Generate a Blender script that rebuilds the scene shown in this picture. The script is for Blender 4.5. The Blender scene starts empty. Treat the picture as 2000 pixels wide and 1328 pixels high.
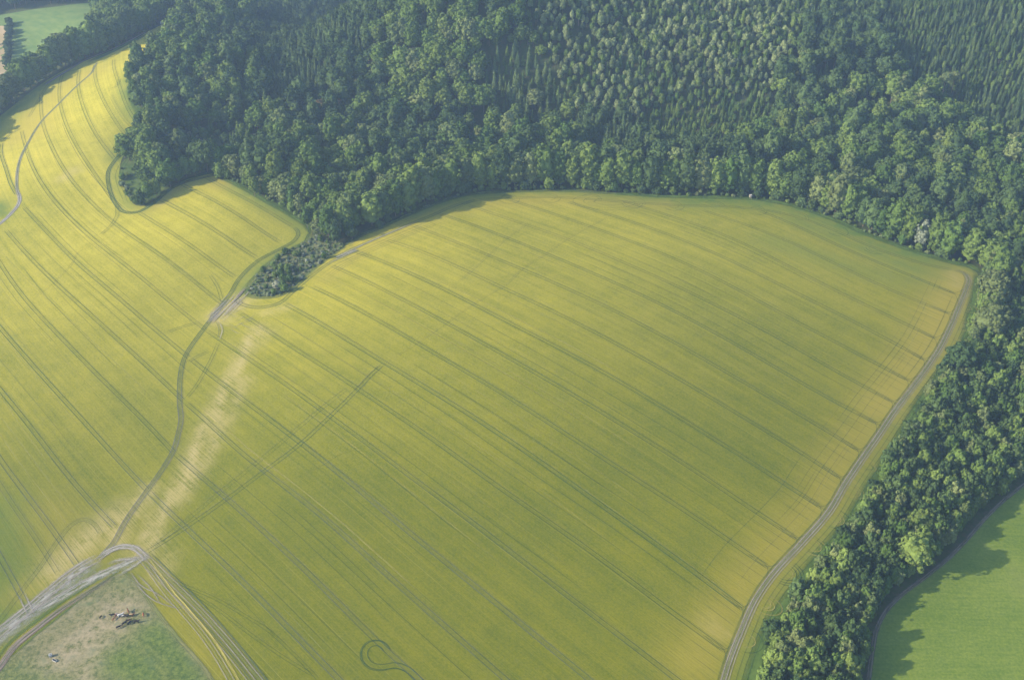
import bpy, bmesh, math, random
import numpy as np
from mathutils import Vector, Matrix
from mathutils.geometry import delaunay_2d_cdt
R = math.radians
rng = np.random.default_rng(11)
random.seed(5)
SC = bpy.context.scene
COL = SC.collection

# ------------------------------------------------------------------ camera, light, exposure
CAM_H = 350.0; PITCH = 34.0; FPX = 2144.0          # focal length in units of a 2000 px wide frame
cam_d = bpy.data.cameras.new("camera"); cam = bpy.data.objects.new("camera", cam_d); COL.objects.link(cam)
cam_d.sensor_width = 36.0; cam_d.lens = 36.0 * FPX / 2000.0
cam_d.clip_start = 1.0; cam_d.clip_end = 12000.0
cam.location = (0, 0, CAM_H); cam.rotation_euler = (R(90 - PITCH), 0, 0)
SC.camera = cam
SUN_EL = 25.0; SUN_VEC = Vector((-1.0, -0.24, 0)).normalized() * math.cos(R(SUN_EL)); SUN_VEC.z = math.sin(R(SUN_EL))
world = bpy.data.worlds.new("World"); SC.world = world; world.use_nodes = True
wn = world.node_tree; wn.nodes.clear()
sky = wn.nodes.new("ShaderNodeTexSky"); sky.sky_type = 'NISHITA'; sky.sun_disc = False
sky.sun_elevation = R(SUN_EL); sky.sun_rotation = math.atan2(SUN_VEC.x, SUN_VEC.y)
bg = wn.nodes.new("ShaderNodeBackground"); bg.inputs[1].default_value = 0.15
wo = wn.nodes.new("ShaderNodeOutputWorld")
wn.links.new(sky.outputs[0], bg.inputs[0]); wn.links.new(bg.outputs[0], wo.inputs[0])
sun_d = bpy.data.lights.new("sun", 'SUN'); sun_d.energy = 4.7; sun_d.angle = R(0.6); sun_d.color = (1.0, 0.84, 0.60)
sun = bpy.data.objects.new("sun", sun_d); COL.objects.link(sun)
sun.rotation_euler = (-SUN_VEC).to_track_quat('-Z', 'Y').to_euler(); sun.location = (-300, 0, 600)
SC.view_settings.view_transform = 'Standard'; SC.view_settings.look = 'None'
SC.view_settings.exposure = 1.0; SC.view_settings.gamma = 1.0
cy = SC.cycles
cy.max_bounces = 5; cy.diffuse_bounces = 3; cy.glossy_bounces = 1; cy.transmission_bounces = 2
cy.volume_bounces = 1; cy.transparent_max_bounces = 24
HAZE_DENSITY = 0.00016; HAZE_COLOR = (0.44, 0.64, 1.0)

# ------------------------------------------------------------------ terrain height and projection
cp, sp = math.cos(R(PITCH)), math.sin(R(PITCH))
def flat(px, py):
    u, v = (px - 1000) / FPX, (py - 664) / FPX
    t = CAM_H / (sp + v * cp)
    return u * t, t * (cp - v * sp)
BUMPS = []   # cx, cy, sx, sy, angle, amp
def bump(px, py, sx, sy, ang, amp):
    x, y = flat(px, py); BUMPS.append((x, y, sx, sy, R(ang), amp))
bump(1130, 600, 270, 200, 0, 24)         # crown of the big field
bump(330, 900, 40, 170, -14, -4)         # dip under the winding track
bump(580, 520, 28, 70, -35, -5)          # scrub gully
bump(360, 330, 120, 130, 0, 14)
bump(455, 185, 100, 130, 0, 56)          # wooded hill at left
bump(150, 120, 90, 190, 25, -8)
bump(-150, -60, 260, 120, 10, 20)        # far green field slope
bump(620, 110, 55, 190, -12, -40)        # dark side valley
bump(900, 185, 62, 66, 0, 58)            # wooded spur
bump(1080, 90, 110, 110, 0, 40)
bump(1330, 125, 140, 105, 0, 74)
bump(1690, 20, 48, 190, -25, -46)        # gully
bump(2010, 130, 150, 130, 0, 70)
bump(1100, 300, 330, 34, 0, -14)
bump(760, 300, 80, 50, 10, -14)
bump(1560, 240, 70, 50, 0, 14)
bump(2000, 700, 120, 140, 0, -6)
def H(x, y):
    x = np.asarray(x, float); y = np.asarray(y, float); z = np.zeros(np.broadcast(x, y).shape)
    for cx, cy_, sx, sy, a, amp in BUMPS:
        dx, dy = x - cx, y - cy_
        p = dx * math.cos(a) + dy * math.sin(a); q = -dx * math.sin(a) + dy * math.cos(a)
        z = z + amp * np.exp(-0.5 * ((p / sx) ** 2 + (q / sy) ** 2))
    w = 1 / (1 + np.exp(-(y - 800) / 30.0))
    z = z + w * (4.5 * np.sin(x / 37 + 1.3 * np.sin(y / 57)) + 3.0 * np.sin(y / 33 + x / 70)) \
        + 0.5 * np.sin(x / 47 + y / 61) + 0.35 * np.sin(x / 29 - y / 38)
    return z
def P(pts):
    """photo pixels (2000 px wide frame) -> points on the terrain, (n,3)"""
    p = np.asarray(pts, float).reshape(-1, 2)
    u, v = (p[:, 0] - 1000) / FPX, (p[:, 1] - 664) / FPX
    d = np.stack([u, cp - v * sp, -(sp + v * cp)], 1)
    lo = np.full(len(p), 150.0); hi = np.full(len(p), 150.0); done = np.zeros(len(p), bool)
    t = lo.copy()
    for _ in range(900):
        t2 = t + 4.0
        q = d * t2[:, None]
        below = (CAM_H + q[:, 2]) < H(q[:, 0], q[:, 1])
        new = below & ~done
        lo[new] = t[new]; hi[new] = t2[new]; done |= new
        t = t2
        if done.all(): break
    lo[~done] = 3000; hi[~done] = 3000
    for _ in range(18):
        m = (lo + hi) / 2; q = d * m[:, None]
        below = (CAM_H + q[:, 2]) < H(q[:, 0], q[:, 1])
        hi = np.where(below, m, hi); lo = np.where(below, lo, m)
    q = d * hi[:, None]
    return np.stack([q[:, 0], q[:, 1], H(q[:, 0], q[:, 1])], 1)
def to_px(x, y, z):
    dz = z - CAM_H
    depth = y * cp - dz * sp
    up = y * sp + dz * cp
    return 1000 + FPX * x / depth, 664 - FPX * up / depth

def C1(l): return [(x / 2.857, y / 2.857) for x, y in l]                    # crops of the photograph
def C4(l): return [(x / 2.857, 400 + y / 2.857) for x, y in l]
def C5(l): return [(x / 2.857, 868 + y / 2.857) for x, y in l]
def W1(l): return [(600 + x / 2.857, 400 + y / 2.857) for x, y in l]
def W2(l): return [(600 + x / 2.857, 868 + y / 2.857) for x, y in l]
def C6(l): return [(1300 + x / 2.857, 400 + y / 2.857) for x, y in l]
def C7(l): return [(1300 + x / 2.857, 868 + y / 2.857) for x, y in l]

# ------------------------------------------------------------------ tagging helpers
def tag(o, label=None, cat=None, group=None, kind=None):
    if label: o['label'] = label
    if cat: o['category'] = cat
    if group: o['group'] = group
    if kind: o['kind'] = kind
    return o
def link(name, me, mats=(), parent=None):
    o = bpy.data.objects.new(name, me); COL.objects.link(o)
    for m in mats: me.materials.append(m)
    if parent: o.parent = parent
    return o
def mesh_np(name, co, faces):
    me = bpy.data.meshes.new(name)
    co = np.asarray(co, np.float32); n = len(co)
    me.vertices.add(n); me.vertices.foreach_set("co", co.ravel())
    faces = np.asarray(faces, np.int32); k = faces.shape[1]; m = len(faces)
    me.loops.add(m * k); me.loops.foreach_set("vertex_index", faces.ravel())
    me.polygons.add(m); me.polygons.foreach_set("loop_start", np.arange(0, m * k, k, dtype=np.int32))
    me.update(calc_edges=True); me.validate()
    return me
def fattr(me, name, arr):
    a = me.attributes.new(name, 'FLOAT', 'POINT'); a.data.foreach_set("value", np.asarray(arr, np.float32))

# ------------------------------------------------------------------ node helpers
class NT:
    def __init__(s, name):
        s.m = bpy.data.materials.new(name); s.m.use_nodes = True; s.t = s.m.node_tree; s.t.nodes.clear()
    def n(s, typ, **kw):
        nd = s.t.nodes.new(typ)
        for k, v in kw.items(): setattr(nd, k, v)
        return nd
    def l(s, a, b): s.t.links.new(a, b)
    def set(s, sock, v):
        if hasattr(v, 'is_output'): s.l(v, sock)
        else: sock.default_value = v
    def math(s, op, a, b=0.0, c=None, clamp=False):
        nd = s.n('ShaderNodeMath', operation=op); nd.use_clamp = clamp
        s.set(nd.inputs[0], a); s.set(nd.inputs[1], b)
        if c is not None: s.set(nd.inputs[2], c)
        return nd.outputs[0]
    def noise(s, vec, scale, detail=2.0, rough=0.5):
        nd = s.n('ShaderNodeTexNoise'); s.set(nd.inputs['Vector'], vec)
        nd.inputs['Scale'].default_value = scale; nd.inputs['Detail'].default_value = detail; nd.inputs['Roughness'].default_value = rough
        return nd.outputs['Fac']
    def ramp(s, f, a, b, c=0.0, d=1.0):
        nd = s.n('ShaderNodeMapRange'); nd.clamp = True
        s.set(nd.inputs[0], f); nd.inputs[1].default_value = a; nd.inputs[2].default_value = b
        nd.inputs[3].default_value = c; nd.inputs[4].default_value = d
        return nd.outputs[0]
    def mix(s, f, a, b):
        nd = s.n('ShaderNodeMix', data_type='RGBA'); s.set(nd.inputs[0], f)
        s.set(nd.inputs[6], a if hasattr(a, 'is_output') else (*a, 1)); s.set(nd.inputs[7], b if hasattr(b, 'is_output') else (*b, 1))
        return nd.outputs[2]
    def scale(s, col, f):
        nd = s.n('ShaderNodeVectorMath', operation='SCALE'); s.l(col, nd.inputs[0]); s.set(nd.inputs['Scale'], f); return nd.outputs[0]
    def attr(s, name): return s.n('ShaderNodeAttribute', attribute_name=name).outputs['Fac']
    def comb(s, x, y, z=0.0):
        nd = s.n('ShaderNodeCombineXYZ'); s.set(nd.inputs[0], x); s.set(nd.inputs[1], y); s.set(nd.inputs[2], z); return nd.outputs[0]
    def pos(s): return s.n('ShaderNodeNewGeometry').outputs['Position']
    def bump(s, h, strength=0.3, dist=0.2):
        nd = s.n('ShaderNodeBump'); nd.inputs['Strength'].default_value = strength; nd.inputs['Distance'].default_value = dist
        s.l(h, nd.inputs['Height']); return nd.outputs[0]
    def out(s, col, rough=0.9, alpha=None, normal=None, spec=0.1, sheen=0.0):
        b = s.n('ShaderNodeBsdfPrincipled'); s.set(b.inputs['Base Color'], col if hasattr(col, 'is_output') else (*col, 1))
        b.inputs['Roughness'].default_value = rough; b.inputs['Specular IOR Level'].default_value = spec
        if alpha is not None: s.set(b.inputs['Alpha'], alpha)
        if normal is not None: s.l(normal, b.inputs['Normal'])
        o = s.n('ShaderNodeOutputMaterial'); s.l(b.outputs[0], o.inputs[0]); return s.m

# ------------------------------------------------------------------ boundary lines (photo pixels)
FOREST_L = [(352,38),(338,75),(308,108),(280,132),(262,150),(256,182),(268,213),(290,243),(268,265),(257,285),(238,308)]
SCRUB_W = [(238,308),(232,340),(245,375),(262,403),(285,405)]
FOREST_M = [(285,405),(300,396),(330,371),(370,350),(415,337),(430,345),(470,365),(520,393),(560,415),(598,440),(606,455)]
SCRUB_T = [(606,455),(598,472),(575,484),(548,498),(520,520),(497,545),(482,568),(488,578),(515,581),(548,577),(578,557),(605,532),(640,504),(676,480)]
FOREST_T = [(676,480),(700,462),(740,446),(800,418),(860,394),(920,379),(1000,374),(1100,372),(1200,377),(1300,383),(1400,385),(1480,389),(1550,402),(1620,425),(1700,460),(1780,488),(1850,510),(1900,522),(1914,535)]
BELT_L = [(1914,535),(1908,570),(1897,620),(1888,665),(1855,710),(1805,780),(1755,870),(1705,950),(1655,1030),(1605,1090),(1545,1170),(1505,1230),(1482,1290),(1465,1350),(1450,1420)]
PASTURE_E = [(445,1420),(420,1340),(395,1300),(355,1255),(320,1212),(285,1165),(258,1130),(236,1112)]
PASTURE_N = [(236,1112),(200,1138),(160,1168),(115,1205),(70,1240),(30,1275),(-20,1320),(-120,1400)]
FIELD_LEFT = [(-220,1400),(-260,1100),(-260,700),(-230,440),(-120,350)]
BELT_E = [(-120,310),(-20,238),(0,228),(50,188),(100,152),(150,126),(220,99),(270,74),(314,50),(352,38)]
FIELD = FOREST_L[:-1] + SCRUB_W[:-1] + FOREST_M[:-1] + SCRUB_T[:-1] + FOREST_T[:-1] + BELT_L + PASTURE_E[:-1] + PASTURE_N + FIELD_LEFT + BELT_E[:-1]
MEADOW_W = [(1672,1420),(1690,1370),(1700,1315),(1706,1270),(1716,1222),(1735,1188),(1765,1158),(1800,1132),(1850,1092),(1890,1052),(1925,1012),(1962,976),(2010,938),(2100,872),(2240,790)]
MEADOW = MEADOW_W + [(2600,900),(2600,1420)]
PASTURE = PASTURE_E + PASTURE_N[1:] + [(-120,1460),(445,1460)]
FARGREEN = [(-200,60),(0,30),(60,20),(120,13),(185,6),(225,10),(212,62),(190,88),(150,104),(100,130),(50,160),(0,198),(-200,330)]

def inside(poly, x, y):
    poly = np.asarray(poly); x = np.asarray(x); y = np.asarray(y)
    c = np.zeros(x.shape, bool); n = len(poly); j = n - 1
    for i in range(n):
        xi, yi = poly[i]; xj, yj = poly[j]
        if yi != yj:
            c ^= ((yi > y) != (yj > y)) & (x < (xj - xi) * (y - yi) / (yj - yi) + xi)
        j = i
    return c
def catmull(w, step):
    w = np.asarray(w, float)[:, :2]
    if len(w) == 2: w = np.array([w[0], (w[0] + w[1]) / 2, w[1]])
    ext = np.vstack([2 * w[0] - w[1], w, 2 * w[-1] - w[-2]])
    out = []
    for i in range(1, len(ext) - 2):
        p0, p1, p2, p3 = ext[i - 1], ext[i], ext[i + 1], ext[i + 2]
        # centripetal
        d1 = max(np.linalg.norm(p1 - p0), 1e-3) ** .5; d2 = max(np.linalg.norm(p2 - p1), 1e-3) ** .5; d3 = max(np.linalg.norm(p3 - p2), 1e-3) ** .5
        m1 = (p1 - p0) / d1 - (p2 - p0) / (d1 + d2) + (p2 - p1) / d2
        m2 = (p2 - p1) / d2 - (p3 - p1) / (d2 + d3) + (p3 - p2) / d3
        m1 *= d2; m2 *= d2
        n = max(2, int(np.linalg.norm(p2 - p1) / (step * 0.4)))
        t = np.linspace(0, 1, n, endpoint=False)[:, None]
        out.append((2 * t**3 - 3 * t**2 + 1) * p1 + (t**3 - 2 * t**2 + t) * m1 + (-2 * t**3 + 3 * t**2) * p2 + (t**3 - t**2) * m2)
    out.append(ext[-2:-1]); c = np.vstack(out)
    s = np.concatenate([[0], np.cumsum(np.linalg.norm(np.diff(c, axis=0), axis=1))])
    k = max(2, int(s[-1] / step) + 1); q = np.linspace(0, s[-1], k)
    return np.stack([np.interp(q, s, c[:, 0]), np.interp(q, s, c[:, 1])], 1)
def curve(px, step=3.0, smooth=0.0):
    c = catmull(P(px)[:, :2], step)
    if smooth > 0 and len(c) > 8:                    # even out the hand-traced points along a long wheeling
        k = int(3 * smooth / step); g = np.exp(-.5 * (np.arange(-k, k + 1) * step / smooth) ** 2); g /= g.sum()
        a = 2 * c[0] - c[1:k + 1][::-1] if len(c) > k else None
        if a is None: k = len(c) - 1; g = np.exp(-.5 * (np.arange(-k, k + 1) * step / smooth) ** 2); g /= g.sum(); a = 2 * c[0] - c[1:k + 1][::-1]
        b = 2 * c[-1] - c[-k - 1:-1][::-1]
        e = np.vstack([a, c, b]); c = np.stack([np.convolve(e[:, 0], g, 'valid'), np.convolve(e[:, 1], g, 'valid')], 1)
    return c
def dist_to(line, x, y):
    """distance of many points to a polyline (chunked)"""
    a = line[:-1]; b = line[1:]; d = b - a; L = np.maximum((d ** 2).sum(1), 1e-9)
    pts = np.stack([x, y], 1); out = np.empty(len(pts))
    for s in range(0, len(pts), 4000):
        p = pts[s:s + 4000, None, :]
        t = np.clip(((p - a) * d).sum(2) / L, 0, 1)
        out[s:s + 4000] = np.sqrt((((a + t[..., None] * d) - p) ** 2).sum(2)).min(1)
    return out

# ------------------------------------------------------------------ tramline traces; k numbers them across the field
TR = [
 (0, C6([(520,35),(700,100),(950,230),(1200,330),(1460,435),(1620,500)])),
 (1, C6([(200,30),(400,100),(640,180),(880,300),(1130,420),(1340,520),(1585,610)])),
 (2, [(1215,392)] + C6([(0,60),(200,115),(430,215),(750,380),(1130,570),(1370,680),(1510,750)])),
 (3, W1([(1450,-15),(1700,60),(2000,160)]) + C6([(250,260),(480,370),(700,480),(950,600),(1180,720),(1380,830),(1450,870)])),
 (4, W1([(1100,-35),(1300,30),(1500,95),(1700,165),(2000,280)]) + C6([(200,370),(450,500),(700,640),(900,740),(1100,850),(1290,950),(1360,985)])),
 (5, W1([(880,0),(1050,60),(1300,140),(1500,205),(1750,320),(2000,425)]) + C6([(290,570),(560,700),(800,840),(1000,960),(1180,1070),(1275,1105)])),
 (6, W1([(730,50),(1000,140),(1150,200),(1400,300),(1700,430),(2000,570)]) + C6([(250,700),(500,840),(750,990),(1000,1140),(1185,1225)])),
 (7, W1([(580,115),(750,180),(1000,280),(1250,380),(1500,490),(1750,610),(2000,742)]) + C6([(250,880),(500,1030),(750,1170),(950,1290)]) + C7([(1085,40)])),
 (8, W1([(430,195),(600,245),(800,330),(1080,460),(1300,560),(1600,710),(2000,930)]) + C6([(250,1070),(500,1230)]) + C7([(680,-10),(820,90),(985,195)])),
 (9, W1([(260,260),(450,330),(700,440),(940,560),(1250,725),(1500,850),(1750,990),(2000,1140)]) + C6([(150,1230)]) + C7([(320,0),(530,130),(720,260),(880,360)])),
 (10, W1([(130,340),(300,415),(500,515),(790,665),(1080,830),(1350,985),(1650,1160),(1890,1314)]) + C7([(0,36),(250,200),(500,380),(650,480),(745,535)])),
 (11, W1([(20,455),(200,540),(440,670),(640,790),(850,910),(1100,1060),(1300,1190),(1500,1314)]) + W2([(1700,110),(1850,205),(2000,297)]) + C7([(200,420),(400,580),(585,695)])),
 (12, [(553,592)] + W1([(0,618),(200,740),(440,890),(700,1040),(900,1170),(1120,1310)]) + W2([(1350,130),(1600,310),(1800,450),(2000,595)]) + C7([(130,680),(300,820),(440,925)])),
 (13, C4([(1330,600),(1450,670),(1600,780),(1800,900)]) + W1([(290,1030),(430,1130),(600,1240),(720,1310)]) + W2([(900,130),(1100,260),(1300,400),(1500,530),(1750,720),(2000,905)]) + C7([(150,1040),(260,1110),(345,1160)])),
 (14, C4([(1150,700),(1230,755),(1400,870),(1600,1000),(1790,1150),(2000,1290)]) + W2([(500,130),(700,270),(900,420),(1100,570),(1300,730),(1500,880),(1700,1030),(1900,1190),(2060,1310),(2200,1420)])),
 (15, C4([(1060,860),(1200,970),(1400,1120),(1600,1270)]) + C5([(1850,130),(2000,240)]) + W2([(350,310),(550,480),(750,640),(950,800),(1150,960),(1350,1130),(1550,1290),(1680,1400)])),
 (16, C4([(1030,1100),(1200,1230)]) + C5([(1270,0),(1450,130),(1700,320),(1850,440),(2000,575)]) + W2([(400,700),(600,860),(800,1040),(1000,1220),(1110,1314),(1220,1410)])),
 (17, C5([(975,50),(1150,200),(1300,330),(1500,510),(1700,700),(1900,890),(2000,1000)]) + W2([(350,1080),(500,1210),(620,1310),(740,1410)])),
 (18, C5([(825,260),(1000,430),(1200,620),(1400,810),(1600,1020),(1800,1220),(1880,1300),(1990,1410)])),
]
TL = [  # left of the winding track
 (13, C1([(230,520),(225,640),(270,780),(340,930),(430,1050),(560,1180)]) + C4([(650,120),(800,220),(1000,360),(1220,530),(1260,570)])),
 (14, C1([(120,730),(150,850),(200,980),(270,1090),(370,1200)]) + C4([(500,180),(700,340),(900,500),(1150,700)])),
 (15, C1([(130,1155),(200,1230)]) + C4([(300,190),(430,330),(600,470),(800,640),(1060,860)])),
 (16, C4([(30,140),(170,300),(300,430),(500,610),(700,790),(1000,1070),(1030,1100)])),
 (17, C4([(-150,60),(0,330),(100,480),(200,600),(350,750),(550,960),(750,1150),(900,1300)]) + C5([(975,50)])),
 (18, C4([(-300,300),(-150,500),(0,690),(150,860),(300,1030),(450,1190),(560,1314)]) + C5([(700,130),(825,260)])),
 (19, C4([(-300,640),(-150,850),(0,1030),(120,1180),(240,1325)]) + C5([(350,150),(500,320),(650,470)])),
 (20, C5([(-300,-380),(-150,-150),(0,90),(150,290),(300,470),(435,680)])),
 (20.5, C5([(-100,60),(0,240),(150,450),(300,660),(330,730)])),
 (21, C5([(-300,60),(-150,350),(0,630),(80,760),(165,930)])),
 (12, C1([(350,410),(325,500),(335,600),(380,720),(450,860),(540,990),(620,1100),(660,1160)])),
 (11, C1([(445,390),(430,480),(470,620),(540,760),(610,870),(640,890)])),
 (10, C1([(530,360),(530,450),(570,560),(640,670),(700,760),(735,800)])),
 (9, C1([(635,330),(635,410),(670,460),(680,560),(720,640),(800,730)])),
 (9.5, C1([(615,530),(650,610),(700,690),(770,745)])),
 (12, C1([(770,1185),(870,1250)]) + C4([(880,110),(1000,190),(1150,290),(1320,410)])),
 (11, C1([(895,1115),(1050,1200),(1200,1290)]) + C4([(1280,200),(1440,300)])),
 (10, C1([(1010,1030),(1150,1100),(1300,1180)]) + C4([(1350,80),(1500,170),(1570,215)])),
 (9, C1([(1145,990),(1250,1060),(1400,1130),(1530,1200)]) + C4([(1640,125)])),
]
sx, sk = [], []
for k, px in TR + TL:
    c = curve(px, 6.0, 22)[::5]; sx.append(c); sk += [k] * len(c)
sx = np.vstack(sx); sk = np.array(sk, float)
def tps(r2): return r2 * np.log(r2 + 1e-6)
SCL = 300.0
A0 = sx / SCL
K = tps(((A0[:, None] - A0[None]) ** 2).sum(2)) + np.eye(len(A0)) * 0.02
Q = np.hstack([np.ones((len(A0), 1)), A0]); M = np.block([[K, Q], [Q.T, np.zeros((3, 3))]])
sol = np.linalg.solve(M, np.concatenate([sk, np.zeros(3)]))
def smooth01(x): x = np.clip(x, 0, 1); return x * x * (3 - 2 * x)
def row_index(x, y):
    out = np.empty(len(x)); p = np.stack([x, y], 1) / SCL
    for s in range(0, len(p), 4000):
        q = p[s:s + 4000]
        out[s:s + 4000] = tps(((q[:, None] - A0[None]) ** 2).sum(2)) @ sol[:len(A0)] + sol[len(A0)] + q @ sol[len(A0) + 1:]
    return out

# ------------------------------------------------------------------ ground sheets
def sheet(name, poly_px, dz, mat, spacing=5.0, closed_smooth=True):
    w = P(poly_px)[:, :2]
    b = []
    for i in range(len(w)):
        a, c = w[i], w[(i + 1) % len(w)]; n = max(1, int(np.linalg.norm(c - a) / 4.0))
        for t in range(n): b.append(a + (c - a) * t / n)
    b = np.array(b)
    # round the corners a little
    for _ in range(2): b = b * .5 + (np.roll(b, 1, 0) + np.roll(b, -1, 0)) * .25
    x0, y0 = b.min(0); x1, y1 = b.max(0)
    gx, gy = np.meshgrid(np.arange(x0, x1, spacing), np.arange(y0, y1, spacing)); gx = gx.ravel(); gy = gy.ravel()
    gx = gx + ((np.arange(len(gx)) % 2) * .01)
    ins = inside(b, gx, gy)
    gx, gy = gx[ins], gy[ins]
    dd = dist_to(np.vstack([b, b[:1]]), gx, gy) > 1.6
    gx, gy = gx[dd], gy[dd]
    pts = np.vstack([b, np.stack([gx, gy], 1)])
    nb = len(b)
    vs, es, fs, *_ = delaunay_2d_cdt([Vector(p) for p in pts], [(i, (i + 1) % nb) for i in range(nb)], [], 1, 1e-4)
    xy = np.array([(v.x, v.y) for v in vs])
    co = np.column_stack([xy, H(xy[:, 0], xy[:, 1]) + dz])
    fs = np.array([f for f in fs if len(f) == 3])
    me = mesh_np(name, co, fs)
    nrm = np.cross(co[fs[0][1]] - co[fs[0][0]], co[fs[0][2]] - co[fs[0][0]])
    if nrm[2] < 0: me.flip_normals()
    me.polygons.foreach_set("use_smooth", np.ones(len(fs), bool))
    o = link(name, me, [mat]); tag(o, kind='structure')
    return o, co

# base terrain
def mat_floor():
    s = NT("woodland_floor"); p = s.pos(); n = s.noise(p, .06, 4); n2 = s.noise(p, .5, 3)
    c = s.mix(s.ramp(n, .35, .65), (.035, .055, .018), (.06, .09, .028)); c = s.mix(s.ramp(n2, .45, .7), c, (.075, .075, .04))
    return s.out(c)
xs = np.concatenate([np.arange(-4200, -900, 150), np.arange(-900, 900, 7.5), np.arange(900, 4201, 150)])
ys = np.concatenate([np.arange(-1500, 150, 110), np.arange(150, 1450, 7.5), np.arange(1450, 6500, 180)])
gx, gy = np.meshgrid(xs, ys); nx, ny = len(xs), len(ys)
co = np.column_stack([gx.ravel(), gy.ravel(), H(gx, gy).ravel()])
ii = (np.arange(ny - 1)[:, None] * nx + np.arange(nx - 1)[None]).ravel()
me = mesh_np("ground", co, np.stack([ii, ii + 1, ii + nx + 1, ii + nx], 1))
me.polygons.foreach_set("use_smooth", np.ones(len(ii), bool))
tag(link("ground", me, [mat_floor()]), kind='structure')

# crop
def mat_crop():
    s = NT("ripening_barley"); p = s.pos(); u = s.attr("row"); v = s.attr("along")
    fine = s.noise(s.comb(s.math('MULTIPLY', u, 52.0), s.math('MULTIPLY', v, .035)), 1.0, 2)
    band = s.noise(s.comb(s.math('MULTIPLY', u, 9.0), s.math('MULTIPLY', v, .004), 3.0), 1.0, 1)
    wide = s.noise(s.comb(s.math('MULTIPLY', u, 2.2), s.math('MULTIPLY', v, .009), 7.0), 1.0, 3)
    grain = s.noise(p, .9, 3, .7); big = s.noise(p, .012, 3); blot = s.noise(p, .11, 3)
    f = s.math('ADD', s.math('MULTIPLY', fine, .22), s.math('MULTIPLY', band, .24))
    f = s.math('ADD', f, s.math('MULTIPLY', wide, .16)); f = s.math('ADD', f, s.math('MULTIPLY', grain, .50))
    f = s.math('ADD', f, s.math('MULTIPLY', big, .30)); f = s.math('ADD', f, s.math('MULTIPLY', blot, .22)); f = s.math('ADD', f, s.math('MULTIPLY', s.noise(p, 2.2, 2, .8), .30)); f = s.math('SUBTRACT', f, .18)
    ff = s.ramp(f, .58, 1.0)
    col = s.mix(s.attr('ripe_sunlit'), s.mix(ff, (.074, .102, .003), (.188, .184, .006)), s.mix(ff, (.21, .22, .012), (.54, .46, .055)))
    # drill overlaps: thin lines every few metres, here and there lighter or darker
    d8 = s.math('FRACT', s.math('MULTIPLY', u, 8.0))
    line = s.ramp(s.math('ABSOLUTE', s.math('SUBTRACT', d8, .5)), .0, .08, 1.0, 0.0)
    li = s.noise(s.comb(s.math('FLOOR', s.math('MULTIPLY', u, 8.0)), s.math('MULTIPLY', v, .002)), 3.1, 0)
    col = s.mix(s.math('MULTIPLY', line, s.ramp(li, .5, .72, 0, .4)), col, (.29, .27, .07))
    col = s.mix(s.math('MULTIPLY', line, s.ramp(li, .5, .3, 0, .4)), col, (.08, .12, .02))
    gm = s.math('MULTIPLY', s.attr("green"), s.ramp(blot, .3, .6, .55, 1.0))
    col = s.mix(gm, col, (.080, .145, .024))
    ym = s.math('MULTIPLY', s.attr("yellow"), s.ramp(fine, .3, .6, .5, 1.0))
    col = s.mix(ym, col, (.34, .275, .045))
    tm = s.math('MULTIPLY', s.attr("tan"), s.ramp(s.math('ADD', s.math('MULTIPLY', fine, .45), s.math('ADD', s.math('MULTIPLY', blot, .3), s.math('MULTIPLY', grain, .25))), .38, .54, 0, .72))
    col = s.mix(tm, col, (.44, .36, .17))
    col = s.mix(s.math('MULTIPLY', s.ramp(grain, .58, .75), .25), col, (.10, .15, .03))
    return s.out(col, normal=s.bump(s.math('ADD', grain, s.math('MULTIPLY', fine, .6)), .5, .25))
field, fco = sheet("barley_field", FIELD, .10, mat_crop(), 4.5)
fx, fy = fco[:, 0], fco[:, 1]
u = row_index(fx, fy); fattr(field.data, "row", u); fattr(field.data, "along", fx * .80 - fy * .60)
def blobmask(strokes):
    m = np.zeros(len(fx))
    for px, w, a in strokes:
        d = dist_to(curve(px, 8.0), fx, fy); m = np.maximum(m, a * np.exp(-(d / w) ** 2))
    return m
fattr(field.data, "green", blobmask([
    (FOREST_T[3:10], 10, .85), (FOREST_T[8:], 18, 1.0), ([(1560,430),(1700,490),(1850,545)], 12, .6), (BELT_L, 9, 1.0), (FOREST_L, 12, .9), (FOREST_M[-7:], 10, .8), (FOREST_M[:5], 8, .8),
    (SCRUB_T[:7], 7, .8), (SCRUB_W, 8, .6), (BELT_E[:5], 22, 1.0), ([(1500,470),(1700,530),(1850,560)], 12, .35),
    ([(0,1000),(20,1130),(10,1200)], 14, .5), ([(0,400),(10,420)], 6, .8)]))
fattr(field.data, "tan", blobmask([
    ([(505,640),(470,700),(440,760),(405,830),(375,890),(345,960),(310,1010),(290,1050)], 4.2, 1.0),
    ([(470,690),(520,650)], 6, .5), ([(480,740),(450,800),(400,900),(345,985)], 4, .7),
    ([(240,1000),(200,1030),(150,1070),(110,1110)], 8, .8), ([(290,960),(240,1020),(225,1055)], 6, .8), ([(300,1060),(270,1085)], 5, .9),
    ([(330,1090),(310,1130)], 5, .5),
    ([(425,625),(450,600),(470,590)], 7, .9), ([(520,610),(560,600)], 4, .5),
    ([(120,350),(150,330)], 5, .6), ([(330,370),(310,395)], 4, .5), ([(1385,1215),(1410,1240)], 4, .3),
    ([(1862,535),(1868,555)], 4, .35)]))
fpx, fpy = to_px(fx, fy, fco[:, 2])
ripe_sunlit = smooth01((1180 - fpy - .20 * np.maximum(fpx - 250, 0)) / 1000.0)  # riper towards upper left; sunlit and hazy brightness painted into the colour too
fattr(field.data, "ripe_sunlit", np.clip(ripe_sunlit, 0, 1))
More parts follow.
